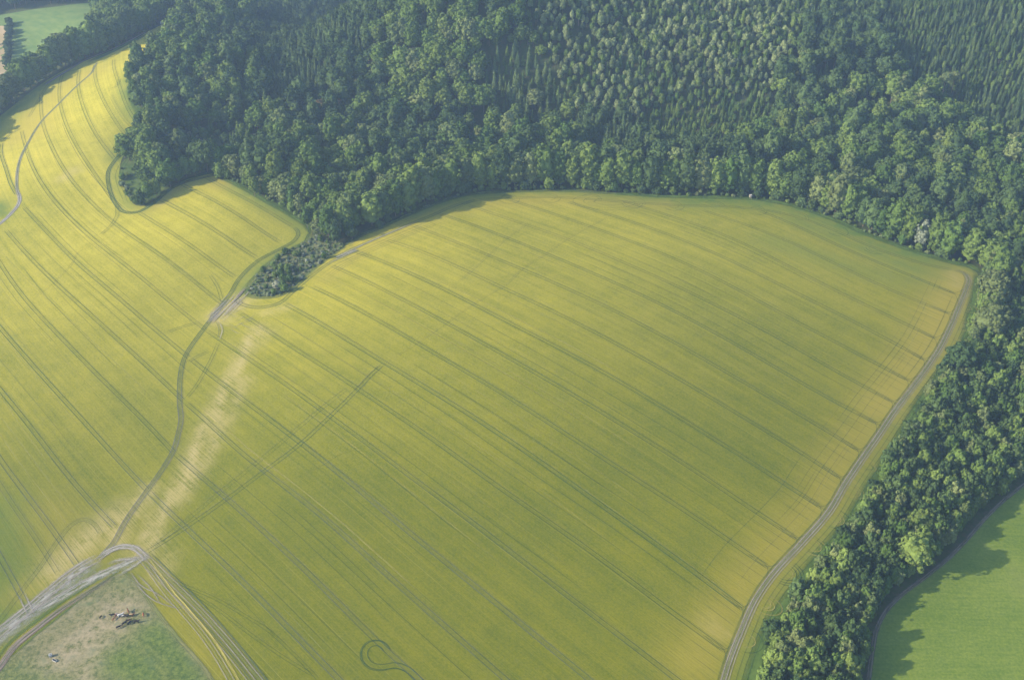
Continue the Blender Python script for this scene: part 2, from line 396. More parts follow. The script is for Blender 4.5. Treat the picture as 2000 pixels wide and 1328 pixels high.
fattr(field.data, "yellow", blobmask([
    ([(1880,545),(1840,620),(1790,710),(1720,800)], 16, .75), ([(1720,800),(1660,890),(1600,990),(1500,1100),(1400,1230),(1360,1290)], 15, .55),
    ([(300,400),(330,380),(400,350),(430,360)], 10, .6), ([(640,540),(700,490),(780,450),(880,410),(1000,395),(1150,393),(1300,400)], 9, .45),
    ([(160,150),(110,180),(70,230),(60,260)], 22, .6), ([(100,1000),(150,1090),(230,1040)], 14, .35),
    ([(300,1120),(330,1170),(380,1240),(430,1310)], 6, .3), ([(40,1160),(100,1130)], 8, .5), ([(0,1260),(60,1220)], 3, .5)]))

# pasture, meadow, far field
def mat_pasture():
    s = NT("grazed_pasture"); p = s.pos(); n = s.noise(p, .05, 4, .6); g = s.noise(p, .55, 5, .85); h = s.noise(p, .22, 3)
    c = s.mix(s.ramp(g, .38, .62), (.07, .09, .030), (.20, .19, .085))
    t = s.math('MULTIPLY', s.attr("dry"), s.ramp(s.math('ADD', s.math('MULTIPLY', g, .5), s.math('MULTIPLY', h, .5)), .38, .58))
    c = s.mix(t, c, (.31, .26, .175)); c = s.mix(s.math('MULTIPLY', s.attr("lush"), .95), c, s.mix(s.ramp(g, .40, .60), (.045, .085, .018), (.13, .175, .035)))
    c = s.mix(s.ramp(h, .58, .72, 0, .5), c, (.07, .12, .05))
    return s.out(c, normal=s.bump(g, .6, .3))
pasture, pco = sheet("pasture", PASTURE, .09, mat_pasture(), 4.0)
def pmask(strokes):
    m = np.zeros(len(pco))
    for px, w, a in strokes:
        d = dist_to(curve(px, 6.0), pco[:, 0], pco[:, 1]); m = np.maximum(m, a * np.exp(-(d / w) ** 2))
    return m
fattr(pasture.data, "dry", pmask([([(230,1190),(200,1220),(170,1245),(140,1270),(110,1295)], 9, 1.0), ([(225,1225),(200,1250),(180,1290),(170,1320)], 8, .9),
    ([(250,1160),(270,1190),(290,1215)], 7, .5), ([(330,1215),(370,1265),(410,1320)], 2.5, .8), ([(60,1250),(110,1215),(160,1175)], 3, .5)]))
lush = pmask([([(300,1240),(330,1270),(370,1330)], 10, 1.0), ([(240,1290),(280,1310),(300,1350)], 11, 1.0), ([(20,1320),(60,1330),(110,1345)], 8, .6), ([(240,1135),(250,1150)], 5, .3)])
fattr(pasture.data, "lush", lush)
def plainmat(name, a, b, sc=.2, rough=.9, metallic=0):
    s = NT(name); n = s.noise(s.pos(), sc, 3); return s.out(s.mix(s.ramp(n, .35, .65), a, b), rough)
def mat_meadow():
    s = NT("green_meadow"); p = s.pos()
    mp = s.n('ShaderNodeMapping'); s.l(p, mp.inputs[0]); mp.inputs['Rotation'].default_value = (0, 0, R(-52)); mp.inputs['Scale'].default_value = (.05, .9, 1)
    st = s.noise(mp.outputs[0], 1.0, 3); g = s.noise(p, .9, 3, .7); b = s.noise(p, .03, 3)
    f = s.math('ADD', s.math('MULTIPLY', st, .22), s.math('ADD', s.math('MULTIPLY', g, .5), s.math('MULTIPLY', b, .35)))
    c = s.mix(s.ramp(f, .42, .68), (.095, .155, .020), (.19, .24, .038)); c = s.mix(s.ramp(b, .58, .75, 0, .4), c, (.18, .19, .07))
    return s.out(c, normal=s.bump(g, .3, .15))
MM = mat_meadow(); MM2 = plainmat("rough_grass", (.055, .10, .025), (.10, .14, .04), .15)
sheet("meadow", MEADOW, .09, MM, 6.0)
def mat_far():
    s = NT("far_grass"); p = s.pos(); g = s.noise(p, .15, 3); b = s.noise(p, .012, 2)
    mp = s.n('ShaderNodeMapping'); s.l(p, mp.inputs[0]); mp.inputs['Scale'].default_value = (.004, .08, 1)
    st = s.noise(mp.outputs[0], 1.0, 2)
    c = s.mix(s.ramp(s.math('ADD', s.math('MULTIPLY', st, .6), s.math('MULTIPLY', g, .4)), .35, .65), (.09, .16, .045), (.15, .21, .06))
    return s.out(c)
sheet("far_field", FARGREEN, .08, mat_far(), 9.0)
sheet("scrub_ground", SCRUB_T + [(655,468),(625,462)], .09, plainmat("scrub_floor", (.065, .105, .04), (.14, .145, .075), .25), 4.0)
sheet("clearing_grass", [(240,312),(232,340),(246,376),(264,402),(300,392),(330,360),(320,320),(275,300)], .09, MM2, 5.0)
sheet("stubble_field", [(-200,70),(0,50),(16,52),(19,80),(17,125),(14,140),(-200,300)], .14, plainmat("stubble", (.30,.25,.13), (.38,.30,.18), .05), 8.0)

# ------------------------------------------------------------------ ribbons: tracks, ruts, verges
def softmat(name, ca, cb, cc, stretch=.08, across=3.0, lo=.0, ragged=.45, core=.55):
    s = NT(name); uv = s.n('ShaderNodeUVMap', uv_map="ribbon").outputs[0]
    sep = s.n('ShaderNodeSeparateXYZ'); s.l(uv, sep.inputs[0]); x, y = sep.outputs[0], sep.outputs[1]
    p = s.pos(); n = s.noise(s.comb(s.math('MULTIPLY', x, across), s.math('MULTIPLY', y, stretch)), 1.0, 3, .6)
    g = s.noise(p, .7, 3, .6); b = s.noise(p, .09, 2)
    c = s.mix(s.ramp(n, .36, .62), ca, cb); so = s.math('MULTIPLY', s.attr("soil"), s.ramp(b, .35, .55, .45, 1.0)); c = s.mix(so, c, cc)
    c = s.mix(s.ramp(g, .45, .75, 0, .35), c, ca)
    edge = s.math('ABSOLUTE', s.math('SUBTRACT', s.math('MULTIPLY', x, 2.0), 1.0))
    e = s.math('ADD', edge, s.math('MULTIPLY', s.math('SUBTRACT', s.math('ADD', s.math('MULTIPLY', n, .5), s.math('MULTIPLY', g, .5)), .5), ragged * 2))
    al = s.ramp(e, core, 1.0, 1.0, 0.0); al = s.math('MULTIPLY', al, s.attr("fade"))
    al = s.math('MULTIPLY', al, s.ramp(n, .3, .55, lo, 1.0))
    return s.out(c, alpha=al)
M_RUT = softmat("wheel_rut", (.028, .078, .024), (.050, .112, .032), (.17, .16, .15), lo=.55, ragged=.15, across=.6, core=.35)
M_MID = softmat("rut_middle", (.13, .19, .05), (.21, .24, .06), (.22, .21, .13), lo=.2, ragged=.3, core=.3)
M_LITE = softmat("leaning_crop", (.34, .31, .08), (.44, .38, .11), (.42, .36, .2), lo=.0, ragged=.3, core=.2)
M_VERGE = softmat("grass_verge", (.055, .11, .020), (.10, .16, .032), (.22, .20, .09), lo=.5, ragged=.5, core=.4)
M_DIRT = softmat("pale_dirt", (.19, .21, .15), (.36, .35, .33), (.32, .27, .24), lo=.1, ragged=.9, core=.15, across=5, stretch=.16)
M_WORN = softmat("worn_track", (.12, .155, .045), (.21, .205, .10), (.25, .23, .18), lo=.6, ragged=.25, core=.55, across=3)
M_RUTG = softmat("grey_wheel_rut", (.19, .175, .145), (.31, .285, .245), (.36, .335, .305), lo=.45, ragged=.3, core=.35, across=1)
M_BROWN = softmat("brown_path", (.15, .12, .09), (.24, .19, .155), (.22, .19, .18), lo=.6, ragged=.3, core=.5, across=4)
LAYER = [0]
class Rib:
    def __init__(s): s.co = []; s.f = []; s.uv = []; s.fade = []; s.soil = []; s.mi = []; s.mats = []
    def add(s, c, width, mat, off=0.0, dz=.18, fade=1.0, soil=0.0, ends=6.0):
        """c: world xy curve (n,2)"""
        if len(c) < 3: return
        t = np.gradient(c, axis=0); t /= np.maximum(np.linalg.norm(t, axis=1, keepdims=True), 1e-6)
        nrm = np.stack([-t[:, 1], t[:, 0]], 1); m = 2 if width < 3 else (4 if width < 9 else 7)
        sarc = np.concatenate([[0], np.cumsum(np.linalg.norm(np.diff(c, axis=0), axis=1))])
        base = sum(len(a) for a in s.co); q = np.linspace(-.5, .5, m)
        pts = (c[:, None, :] + nrm[:, None, :] * (off + q[None, :, None] * width)).reshape(-1, 2)
        s.co.append(np.column_stack([pts, H(pts[:, 0], pts[:, 1]) + dz]))
        n = len(c); a = (np.arange(n - 1)[:, None] * m + np.arange(m - 1)[None]).ravel() + base
        s.f.append(np.stack([a, a + m, a + m + 1, a + 1], 1)); s.uv.append(np.column_stack([np.tile(q + .5, n), np.repeat(sarc, m)]))
        fd = np.ones(n) * fade
        if ends > 0: fd = fd * np.clip(np.minimum(sarc, sarc[-1] - sarc) / ends + .02, 0, 1)
        s.fade.append(np.repeat(fd, m)); so = soil if np.ndim(soil) else np.full(n, soil); s.soil.append(np.repeat(so, m))
        if mat not in s.mats: s.mats.append(mat)
        s.mi.append(np.full(len(a), s.mats.index(mat), np.int32))
    def build(s, name):
        co = np.vstack(s.co); f = np.vstack(s.f)
        me = bpy.data.meshes.new(name); me.vertices.add(len(co)); me.vertices.foreach_set("co", co.astype(np.float32).ravel())
        me.loops.add(len(f) * 4); me.loops.foreach_set("vertex_index", f.astype(np.int32).ravel())
        me.polygons.add(len(f)); me.polygons.foreach_set("loop_start", np.arange(0, len(f) * 4, 4, dtype=np.int32))
        me.update(calc_edges=True)
        fattr(me, "fade", np.concatenate(s.fade)); fattr(me, "soil", np.concatenate(s.soil))
        uvl = me.uv_layers.new(name="ribbon"); uvl.data.foreach_set("uv", np.vstack(s.uv)[f.ravel()].astype(np.float32).ravel())
        for m in s.mats: me.materials.append(m)
        me.polygons.foreach_set("material_index", np.concatenate(s.mi))
        me.polygons.foreach_set("use_smooth", np.ones(len(f), bool))
        if me.polygons[0].normal.z < 0: me.flip_normals()
        return tag(link(name, me), kind='structure')
def smooth01(x): x = np.clip(x, 0, 1); return x * x * (3 - 2 * x)
def soil_at(c):
    """ruts show bare grey soil towards the lower left of the field"""
    px, py = to_px(c[:, 0], c[:, 1], H(c[:, 0], c[:, 1]))
    return smooth01((py - 820) / 160.0) * smooth01((900 - px + (py - 868) * 1.2) / 350.0) * .6
def pair(rb, c, gauge=2.1, w=.62, fade=1.0, soil=None, mid=.55, dz=.18, ends=2, lite=.5):
    so = soil_at(c) if soil is None else soil
    rb.add(c, gauge * .8, M_MID, 0, dz, mid * fade * .6, so, ends)
    for sgn in (-1, 1):
        rb.add(c, w, M_RUT, sgn * gauge / 2, dz + .05, fade, so, ends)
    if lite: rb.add(c, .5, M_LITE, gauge / 2 + .75, dz + .02, lite * fade, 0, ends)
for i, (k, px) in enumerate(TR + TL):
    rb = Rib(); c = curve(px, 3.0, 22)
    if k == 12 and i < 19: pair(rb, c, 2.2, .5, .9, mid=.4)
    elif k in (20.5, 9.5): pair(rb, c, 1.9, .4, .5, mid=.2)
    else: pair(rb, c, 2.1, .45, .78 if i % 3 else .9, mid=.3, lite=.35)
    rb.build("tramline")
# faint extra drill lines beside the tramlines
rb = Rib()
for i, (k, px) in enumerate(TR + TL[:8]):
    c = curve(px, 4.0, 22)
    for j in range(3):
        off = rng.uniform(3.2, 20) * (1 if j < 2 else -1); a = rng.uniform(0, .4); b = rng.uniform(.6, 1)
        cc = c[int(a * len(c)):int(b * len(c))]
        rb.add(cc, .45, M_RUT if rng.random() < .55 else M_LITE, off, .17, rng.uniform(.25, .6), 0, 15)
rb.build("drill_line")
# flared ends of the tramlines at the right-hand track
RT = [(1862,528),(1880,532),(1891,545),(1886,566),(1872,600),(1855,640),(1835,680),(1810,718),(1775,765),(1745,805),(1715,850),(1685,893),(1650,945),(1617,1000),(1565,1060),(1510,1120),(1475,1170),(1450,1225),(1428,1280),(1412,1330),(1398,1390)]
rt = curve(RT, 3.0)
rb = Rib()
for k, px in TR[:14]:
    pc = curve(px, 3.0, 22); e = pc[-1]; i = int(np.argmin(((rt - e) ** 2).sum(1)))
    for s, side in ((1, 1), (-1, -1)):
        j = int(np.clip(i + s * 4, 0, len(rt) - 1)); a = pc[-5]; q = catmull(np.array([a, pc[-2] * .6 + e * .4, (e + rt[j]) / 2, rt[j]]), 2.0)
        rb.add(q, .5, M_RUT, 0, .24, .35, .15, 2)
    rb.add(np.array(catmull(np.array([pc[-3], e, rt[i]]), 2.0)), 1.6, M_RUT, 0, .2, .15, .1, 2)
    # short extra lines just before the track
    d = rt[min(i + 6, len(rt) - 1)]; v = pc[-1] - pc[-8]; v = v / np.linalg.norm(v)
    for o_ in (7, 14):
        bse = rt[int(np.clip(i + o_ / 3, 0, len(rt) - 1))]
        rb.add(catmull(np.array([bse - v * rng.uniform(12, 26), bse - v * 8, bse - v * 2]), 2.0), .45, M_RUT, 0, .2, .4, 0, 3)
rb.build("turning_rut")
# the track along the right side
rb = Rib(); SD = 1
t_ = rt[61] - rt[60]; SD = 1 if -t_[1] < 0 else -1     # which side is the field
so = .25 + .5 * smooth01(np.linspace(0, 1, len(rt)))
rb.add(rt, 3.1, M_WORN, 0, .26, .65, so, 10)
rb.add(rt, 1.0, M_RUT, 1.9 * SD, .29, .45, .1, 10)
for off in (-.85, .85): rb.add(rt, .5, M_RUTG, off, .32, .75, .6, 12)
rb.add(rt, .6, M_MID, .1, .33, .6, 0, 12); rb.add(rt, .5, M_RUTG, -1.9 * SD, .31, .7, .6, 12)
rb.build("field_track")
# faint lines parallel to that track inside the crop, and turning arcs outside it
rb = Rib()
side = 1
t = np.gradient(rt, axis=0); t /= np.linalg.norm(t, axis=1, keepdims=True); nn = np.stack([-t[:, 1], t[:, 0]], 1)
if ((rt + nn * 10)[60][0] > rt[60][0]): nn = -nn; side = -1       # nn points to the field side
for off in (5.5, 7.5, 9.2, 12.5, 14.2, 17, 20, 23.5):
    for _ in range(4):
        a = int(rng.integers(4, len(rt) - 40)); b = min(len(rt) - 2, a + int(rng.integers(10, 40)))
        rb.add(rt[a:b] + nn[a:b] * off, .5, M_RUT if rng.random() < .6 else M_LITE, 0, .17, rng.uniform(.15, .4), 0, 12)
for a in range(16, len(rt) - 8, 7):
    w_ = 8.5; r0 = rng.uniform(.75, 1.1); n_ = 12
    for rr in (.45, .62, .82, 1.0):
        if rng.random() < .25: continue
        th = np.linspace(0, math.pi, 16); ctr = rt[a] - nn[a] * 3.0
        q = ctr + t[a] * (np.cos(th) * 6.5 * rr * r0)[:, None] - nn[a] * (np.sin(th) * w_ * rr)[:, None]
        rb.add(q, .6, M_RUT if rng.random() < .6 else M_LITE, 0, .22, rng.uniform(.5, .9), 0, 3)
for off in (-4.5, -6.5, -8.5):
    rb.add(rt[12:] + nn[12:] * off, .5, M_RUT, 0, .18, .4, 0, 10)
rb.build("headland_rut")
# headland along the top edge of the big field
TOPH = [(878,412),(930,392),(1000,388),(1080,386),(1150,390),(1230,396),(1330,402),(1430,405),(1530,418),(1620,447),(1700,482),(1800,515),(1862,528)]
rb = Rib(); th = curve(TOPH, 3.0); pair(rb, th, 2.1, .6, .55, mid=.3, soil=0)
t = np.gradient(th, axis=0); t /= np.linalg.norm(t, axis=1, keepdims=True); nn2 = np.stack([-t[:, 1], t[:, 0]], 1)
for a in range(15, len(th) - 12, 9):
    for rr in (.5, .75, 1.0):
        tt = np.linspace(0, math.pi * rng.uniform(.6, 1), 14); q = th[a] + t[a] * (np.cos(tt) * 7 * rr)[:, None] + nn2[a] * (np.sin(tt) * 8 * rr * rng.choice([-1, 1]))[:, None]
        rb.add(q, .6, M_RUT if rng.random() < .7 else M_LITE, 0, .19, .5, 0, 3)
for k_ in range(3):
    cx = P([(1190, 395)])[0, :2]; tt = np.linspace(0, 2 * math.pi, 26); r_ = 5 + 3.5 * k_
    rb.add(cx + np.stack([np.cos(tt) * r_ * 2.0, np.sin(tt) * r_], 1), .7, M_RUT, 0, .2, .3, 0, 4)
rb.build("headland_rut")
# curved headland round the scrub
HEAD = C4([(1310,520),(1345,555),(1450,575),(1560,550),(1620,500),(1700,430),(1750,390),(1850,320),(2000,250)]) + W1([(150,300),(300,228),(480,150),(700,60),(830,5)]) + [(930,392)]
rb = Rib(); c = curve(HEAD, 3.0); n = len(c)
pair(rb, c, 2.2, .6, .8, soil=.15, mid=.5)
rb.add(c[int(n*.33):int(n*.8)], 2.0, M_DIRT, -.3, .28, .8, .3, 14)
for off in (-5, -7.2, 5, 8, 10.2, 12): rb.add(c[int(n*.28):int(n*.85)], .5, M_RUT if off > 0 else M_LITE, -off, .17, .5, 0, 12)
rb.build("headland_rut")
# the winding track from the scrub to the yard corner
WIND = C4([(1640,125),(1665,160),(1640,205),(1570,245),(1440,315),(1335,415),(1290,490),(1200,610),(1140,690),(1040,835),(1010,930),(1002,1100),(1010,1200),(990,1300)]) + C5([(970,30),(900,150),(820,260),(700,430),(640,540),(585,605),(540,650)])
rb = Rib(); c = curve(WIND, 3.0); n = len(c); rb.add(c, 3.4, M_VERGE, 0, .2, .25, .2, 8)
pair(rb, c, 2.2, .5, .85, soil=smooth01(np.linspace(-1.2, 1.9, n)), mid=.5, dz=.24)
q = curve(C4([(1740,100),(1740,160),(1700,230),(1600,290),(1480,370),(1400,440),(1370,480)]), 3.0)
for off in (-2.5, 0, 2.2, 4.2): rb.add(q, .5, M_RUT if off != 0 else M_LITE, off, .18, .6, 0, 10)
rb.build("field_track")
# left headland
LH = C1([(735,815),(690,850),(645,895),(605,960),(610,1050),(650,1145),(700,1187),(770,1185),(850,1140),(940,1065),(1020,1025),(1150,990),(1215,975)])
rb = Rib(); c = curve(LH, 3.0); rb.add(c, 3.2, M_VERGE, 0, .19, .4, 0, 8); pair(rb, c, 2.2, .7, .9, soil=.1, mid=.5, dz=.22)
q = curve(C1([(745,840),(700,900),(665,970),(680,1050),(705,1110),(715,1140)]), 3.0)
for off in (-2.3, 0, 2.2): rb.add(q, .6, M_RUT, off, .18, .45, 0, 10)
rb.build("headland_rut")
# winding grey path at far left
rb = Rib(); c = curve(C1([(-60,1290),(0,1250),(60,1195),(98,1150),(110,1110),(96,1060),(98,950),(140,830),(190,740),(240,670),(330,580),(420,490),(505,415),(528,372),(545,350)]), 3.0)
n = len(c); rb.add(c, 2.6, M_WORN, 0, .25, 1.0, 1 - smooth01(np.linspace(0, 1.5, n)) * .7, 6); rb.add(c[:int(n*.2)], 3.4, M_RUTG, 0, .27, .9, 1, 8); rb.add(c, .6, M_RUT, 0, .3, .7, .2, 6)
rb.build("field_path")
rb = Rib()
for px, fd in ((C1([(10,800),(5,850),(35,950),(62,1030),(95,1090)]), .9), (C1([(10,800),(60,750),(130,712)]), .6),
               (C1([(160,660),(230,540),(300,440),(350,410),(450,385),(540,355)]), .5), (C1([(540,360),(600,335),(700,275),(800,205),(880,155)]), .6),
               (C1([(620,500),(655,480),(670,440)]), .5),
               (C1([(650,1150),(655,1200),(620,1260),(560,1314)]), .5)):
    pair(rb, curve(px, 3.0), 2.0, .6, fd, soil=0)
rb.build("headland_rut")
# dead straight thin lines across
rb = Rib()
for px in (W1([(430,895),(640,760),(800,650),(960,540),(1110,450),(1220,350),(1340,275),(1450,200),(1700,60)]),
           W1([(800,470),(900,390),(1000,300),(1110,200),(1260,90)]), C4([(180,540),(300,440),(400,340),(440,270),(520,220)]),
           W2([(0,160),(80,120),(180,60),(300,20)]), C5([(1800,115),(1600,210)])):
    rb.add(curve(px, 3.0), .45, M_RUT, 0, .2, .3, 0, 12)
    rb.add(curve(px, 3.0), .5, M_LITE, 1.0, .19, .35, 0, 12)
rb.build("sprayer_rut")
# diagonal double wheelings to the yard corner
D1 = C5([(800,612),(1030,470),(1260,310),(1500,130),(1680,0)]) + C4([(1850,1172),(1990,1040)]) + [(716,740),(747,712)]
D2 = C5([(850,575),(1030,435),(1220,272),(1400,130),(1560,0)]) + C4([(1800,1130),(1950,1018)])
rb = Rib(); pair(rb, curve(D1, 3.0, 10), 2.0, .42, .75, mid=.1, soil=.1); pair(rb, curve(D2, 3.0, 10), 2.0, .35, .5, mid=.1, soil=.1)
pair(rb, curve(W1([(290,1035),(350,955),(430,890)]), 3.0), 2.0, .4, .45)
rb.build("field_track")
# the turning loop near the bottom
LOOP = W2([(700,1400),(620,1310),(560,1255),(490,1232),(420,1242),(360,1232),(325,1195),(322,1150),(348,1118),(392,1108),(430,1128),(452,1160)])
rb = Rib(); c = curve(LOOP, 1.5); pair(rb, c, 2.4, .6, .75, soil=0, mid=.1, lite=0)
c2 = curve(W2([(660,1400),(590,1310),(540,1262),(480,1250),(410,1262),(345,1250),(302,1205),(300,1145),(335,1102),(392,1090),(440,1108),(470,1150)]), 1.5)
rb.add(c2, .55, M_RUT, 0, .2, .6, 0, 4); rb.build("turning_rut")
rb = Rib(); pair(rb, curve(C5([(-60,1060),(0,980),(120,820),(220,690),(330,530),(400,450),(460,420),(520,440),(565,500)]), 2.0), 1.9, .45, .5, soil=.1)
pair(rb, curve(C5([(940,750),(1060,800),(1200,860),(1350,945),(1500,1040),(1640,1170),(1780,1314)]), 3.0), 1.2, .4, .45, soil=0, mid=0)
pair(rb, curve(C5([(1000,790),(1200,910),(1400,1060),(1580,1185),(1750,1290)]), 3.0), 1.2, .4, .45, soil=0, mid=0)
rb.build("turning_rut")
# pale farm track, yard corner and the white-worn wheelings
rb = Rib()
c = curve(C5([(-300,1260),(-120,1140),(0,1050),(150,930),(300,805),(450,690),(560,630)]), 3.0)
rb.add(c, 11.5, M_DIRT, -1.5, .26, .8, .0, 8); rb.add(c, 1.6, M_RUTG, 2.4, .32, .8, .6, 8); rb.add(c, 1.0, M_RUTG, .6, .325, .7, .8, 8); rb.add(c, 1.6, M_RUTG, -2.0, .33, .7, .6, 8); rb.add(c, 7.0, M_MID, -5.0, .24, .5, 0, 8)
c = curve(C5([(150,965),(350,845),(500,760),(650,690),(760,645),(820,618)]), 3.0)
rb.add(c, 6.5, M_DIRT, 0, .29, .9, 0, 8); rb.add(c, 1.2, M_RUTG, 1.5, .34, .7, .5, 8)
c = curve(C5([(540,650),(590,608),(640,582),(700,570),(755,582),(795,615),(830,650)]), 2.0)
rb.add(c, 4.5, M_DIRT, 0, .36, .9, .3, 5); 
for off in (-1, 1): rb.add(c, .8, M_RUTG, off, .40, 1, .8, 4)
c = curve(C5([(590,672),(650,652),(720,640),(800,640)]), 2.0); rb.add(c, 3.0, M_DIRT, 0, .38, .8, .4, 5)
c = curve(C5([(650,735),(720,700),(790,650),(830,612)]), 2.0); rb.add(c, 2.5, M_DIRT, 0, .39, .8, .2, 4)
c = curve(C5([(120,830),(150,900),(180,960)]), 2.0)
for off in (-1.2, 1.2): rb.add(c, .9, M_RUTG, off, .37, .8, .8, 6)
rb.build("farm_track")
rb = Rib()
c = curve(C5([(790,615),(900,725),(1100,925),(1290,1140),(1430,1314),(1520,1420)]), 3.0); n = len(c)
rb.add(c, 7.0, M_WORN, .5, .26, .25, .1, 10)
for off, m_, w_, fd in ((3.2, M_RUT, 1.0, .9), (1.9, M_RUTG, .7, .9), (.9, M_MID, .9, .8), (-.3, M_RUTG, .7, .9), (-1.5, M_RUT, .7, .7), (-2.7, M_RUTG, .8, .7)):
    rb.add(c, w_ * .8, m_, off, .31, fd * .75, .3, 8)
c = curve(C5([(800,650),(850,720),(930,830),(1000,910),(1150,1090),(1280,1300),(1340,1420)]), 3.0)
for off, m_ in ((-1.1, M_RUTG), (1.1, M_RUTG), (0, M_MID)): rb.add(c, .6, m_, off, .34, .55, .5, 8)
rb.add(c, 1.2, M_LITE, 2.4, .33, .9, 0, 8)
for px in (C5([(720,700),(790,790),(870,830),(980,910)]), C5([(740,760),(850,865),(950,905),(1010,920)]), C5([(760,720),(840,800),(900,900)])):
    rb.add(curve(px, 2.0), .8, M_RUTG, 0, .35, .7, 0, 5)
rb.build("farm_track")
rb = Rib(); c = curve(C5([(-120,1400),(0,1240),(80,1130),(200,1030),(330,930),(480,830),(600,755),(650,720)]), 3.0); n = len(c)
rb.add(c, 3.6, M_BROWN, 0, .30, 1 - .7 * smooth01(np.linspace(-.6, 1, n)), .4, 6); rb.add(c, .7, M_RUT, 0, .34, .5, 0, 8); rb.add(c, 2.0, M_VERGE, 3.3, .27, .6, 0, 8)
rb.build("dirt_path")
# bare patch by the scrub tip
rb = Rib()
ax = curve(C4([(1365,462),(1335,500),(1290,545),(1240,595),(1190,645),(1175,665)]), 1.5)
tb = np.gradient(ax, axis=0); tb /= np.linalg.norm(tb, axis=1, keepdims=True); nb_ = np.stack([-tb[:, 1], tb[:, 0]], 1)
for q_ in range(34):
    a = int(rng.integers(0, len(ax) - 9)); b = min(len(ax), a + int(rng.integers(8, 22))); wd = 1.2 + 5.5 * math.sin(math.pi * min(1, (a + b) / 2 / len(ax)))
    rb.add(ax[a:b] + nb_[a:b] * rng.normal(0, wd * .42), rng.uniform(.5, 1.5), M_DIRT if q_ % 3 else M_RUTG, 0, .3 + .006 * q_, rng.uniform(.45, .9), rng.uniform(0, 1), 5)
for q_ in range(12):
    a = P([(430 + rng.uniform(-6, 50), 600 + rng.uniform(0, 45))])[0][:2]; d_ = np.array([.8, -.6]) if q_ % 2 else np.array([.7, .7])
    rb.add(catmull(np.array([a, a + d_ * 5 + rng.normal(0, .6, 2), a + d_ * 10]), 1.5), rng.uniform(.4, .9), M_DIRT, 0, .28 + .004 * q_, .55, .5, 4)
rb.add(curve(C4([(1375,465),(1350,490),(1315,525)]), 1.5), 1.6, M_BROWN, 0, .55, .7, .5, 4)
rb.add(curve(C4([(1215,650),(1240,695),(1225,760)]), 1.5), 1.0, M_RUTG, 0, .5, .6, .5, 4); rb.add(curve(C4([(1200,640),(1222,700),(1215,750)]), 1.5), .7, M_RUT, 0, .5, .5, .5, 4)
rb.build("bare_patch")
rb = Rib()
for px in (C4([(1170,390),(1215,460),(1240,540)]), C4([(1220,770),(1170,880),(1090,1020),(1040,1080)]), C4([(1040,885),(1100,850),(1170,818)]), C4([(930,715),(1000,690),(1100,660)])):
    pair(rb, curve(px, 2.0), 1.6, .5, .55, soil=0, mid=.2)
rb.build("turning_rut")
# verges
rb = Rib()
rb.add(curve(BELT_L, 3.0), 9, M_VERGE, 0, .15, .95, 0, 5); rb.add(curve(FOREST_T[8:], 3.0), 8, M_VERGE, 0, .155, .9, 0, 5); rb.add(curve(FOREST_T[:9], 3.0), 7, M_VERGE, 0, .152, .8, .25, 5)
rb.add(curve(FOREST_L, 3.0), 8, M_VERGE, 0, .15, .8, 0, 5); rb.add(curve(FOREST_M, 3.0), 6, M_VERGE, 0, .15, .8, 0, 5)
rb.add(curve(SCRUB_T, 3.0), 5, M_VERGE, 0, .15, .7, .3, 3)
rb.add(curve(PASTURE_E, 3.0), 2.2, M_VERGE, 0, .2, .9, .7, 3); rb.add(curve(PASTURE_N[:-2], 3.0), 1.6, M_VERGE, 0, .2, .7, .2, 3)
rb.build("grass_verge")
rb = Rib(); c = curve([(172,123),(200,110),(240,90),(285,66)], 3.0); rb.add(c, 14, M_VERGE, 0, .27, 1, 0, 12); rb.build("grass_strip")
rb = Rib(); c = curve([(90,170),(140,138),(175,117),(220,99),(265,77),(300,58)], 3.0); rb.add(c, 5, M_BROWN, 4, .33, .9, .8, 8); rb.build("gravel_path")
rb = Rib(); c = curve([(x - 2, y + 2) for x, y in MEADOW_W], 3.0); rb.add(c, 2.3, M_BROWN, 0, .26, .8, .1, 5); rb.add(c, .8, M_VERGE, 0, .29, .3, 0, 5); rb.build("meadow_path")

# ------------------------------------------------------------------ trees
def mat_leaf(name, a, b, var=.35, rough=.7, patch=.02):
    s = NT(name); oi = s.n('ShaderNodeObjectInfo'); rnd = oi.outputs['Random']
    n = s.noise(oi.outputs['Location'], patch, 1); p = s.pos(); g = s.noise(p, .9, 2)
    f = s.math('ADD', s.math('MULTIPLY', rnd, .55), s.math('MULTIPLY', n, .45))
    a = (a[0] * 1.02, a[1], a[2]); b = (b[0] * 1.02, b[1], b[2])
    c = s.mix(s.ramp(f, .25, .75), a, b); c = s.scale(c, s.ramp(g, .3, .7, .8, 1.25))
    c = s.scale(c, s.math('ADD', 1 - var / 2, s.math('MULTIPLY', s.math('FRACT', s.math('MULTIPLY', rnd, 7.31)), var)))
    d = s.n('ShaderNodeBsdfDiffuse'); s.l(c, d.inputs[0]); tr = s.n('ShaderNodeBsdfTranslucent'); s.l(c, tr.inputs[0])
    m = s.n('ShaderNodeMixShader'); m.inputs[0].default_value = .12; s.l(d.outputs[0], m.inputs[1]); s.l(tr.outputs[0], m.inputs[2])
    o = s.n('ShaderNodeOutputMaterial'); s.l(m.outputs[0], o.inputs[0]); return s.m
L_GREEN = mat_leaf("leaf_green", (.058, .112, .028), (.118, .178, .046))
L_DARK = mat_leaf("leaf_dark", (.042, .078, .031), (.072, .118, .042))
L_PALE = mat_leaf("leaf_grey_green", (.090, .135, .050), (.145, .185, .072))
L_SAGE = mat_leaf("leaf_sage", (.13, .18, .10), (.20, .24, .14))
L_STAND = mat_leaf("leaf_pale_stand", (.105, .155, .065), (.185, .235, .105), var=.5, patch=.02)
L_BRIGHT = mat_leaf("leaf_bright", (.085, .145, .036), (.135, .195, .050))
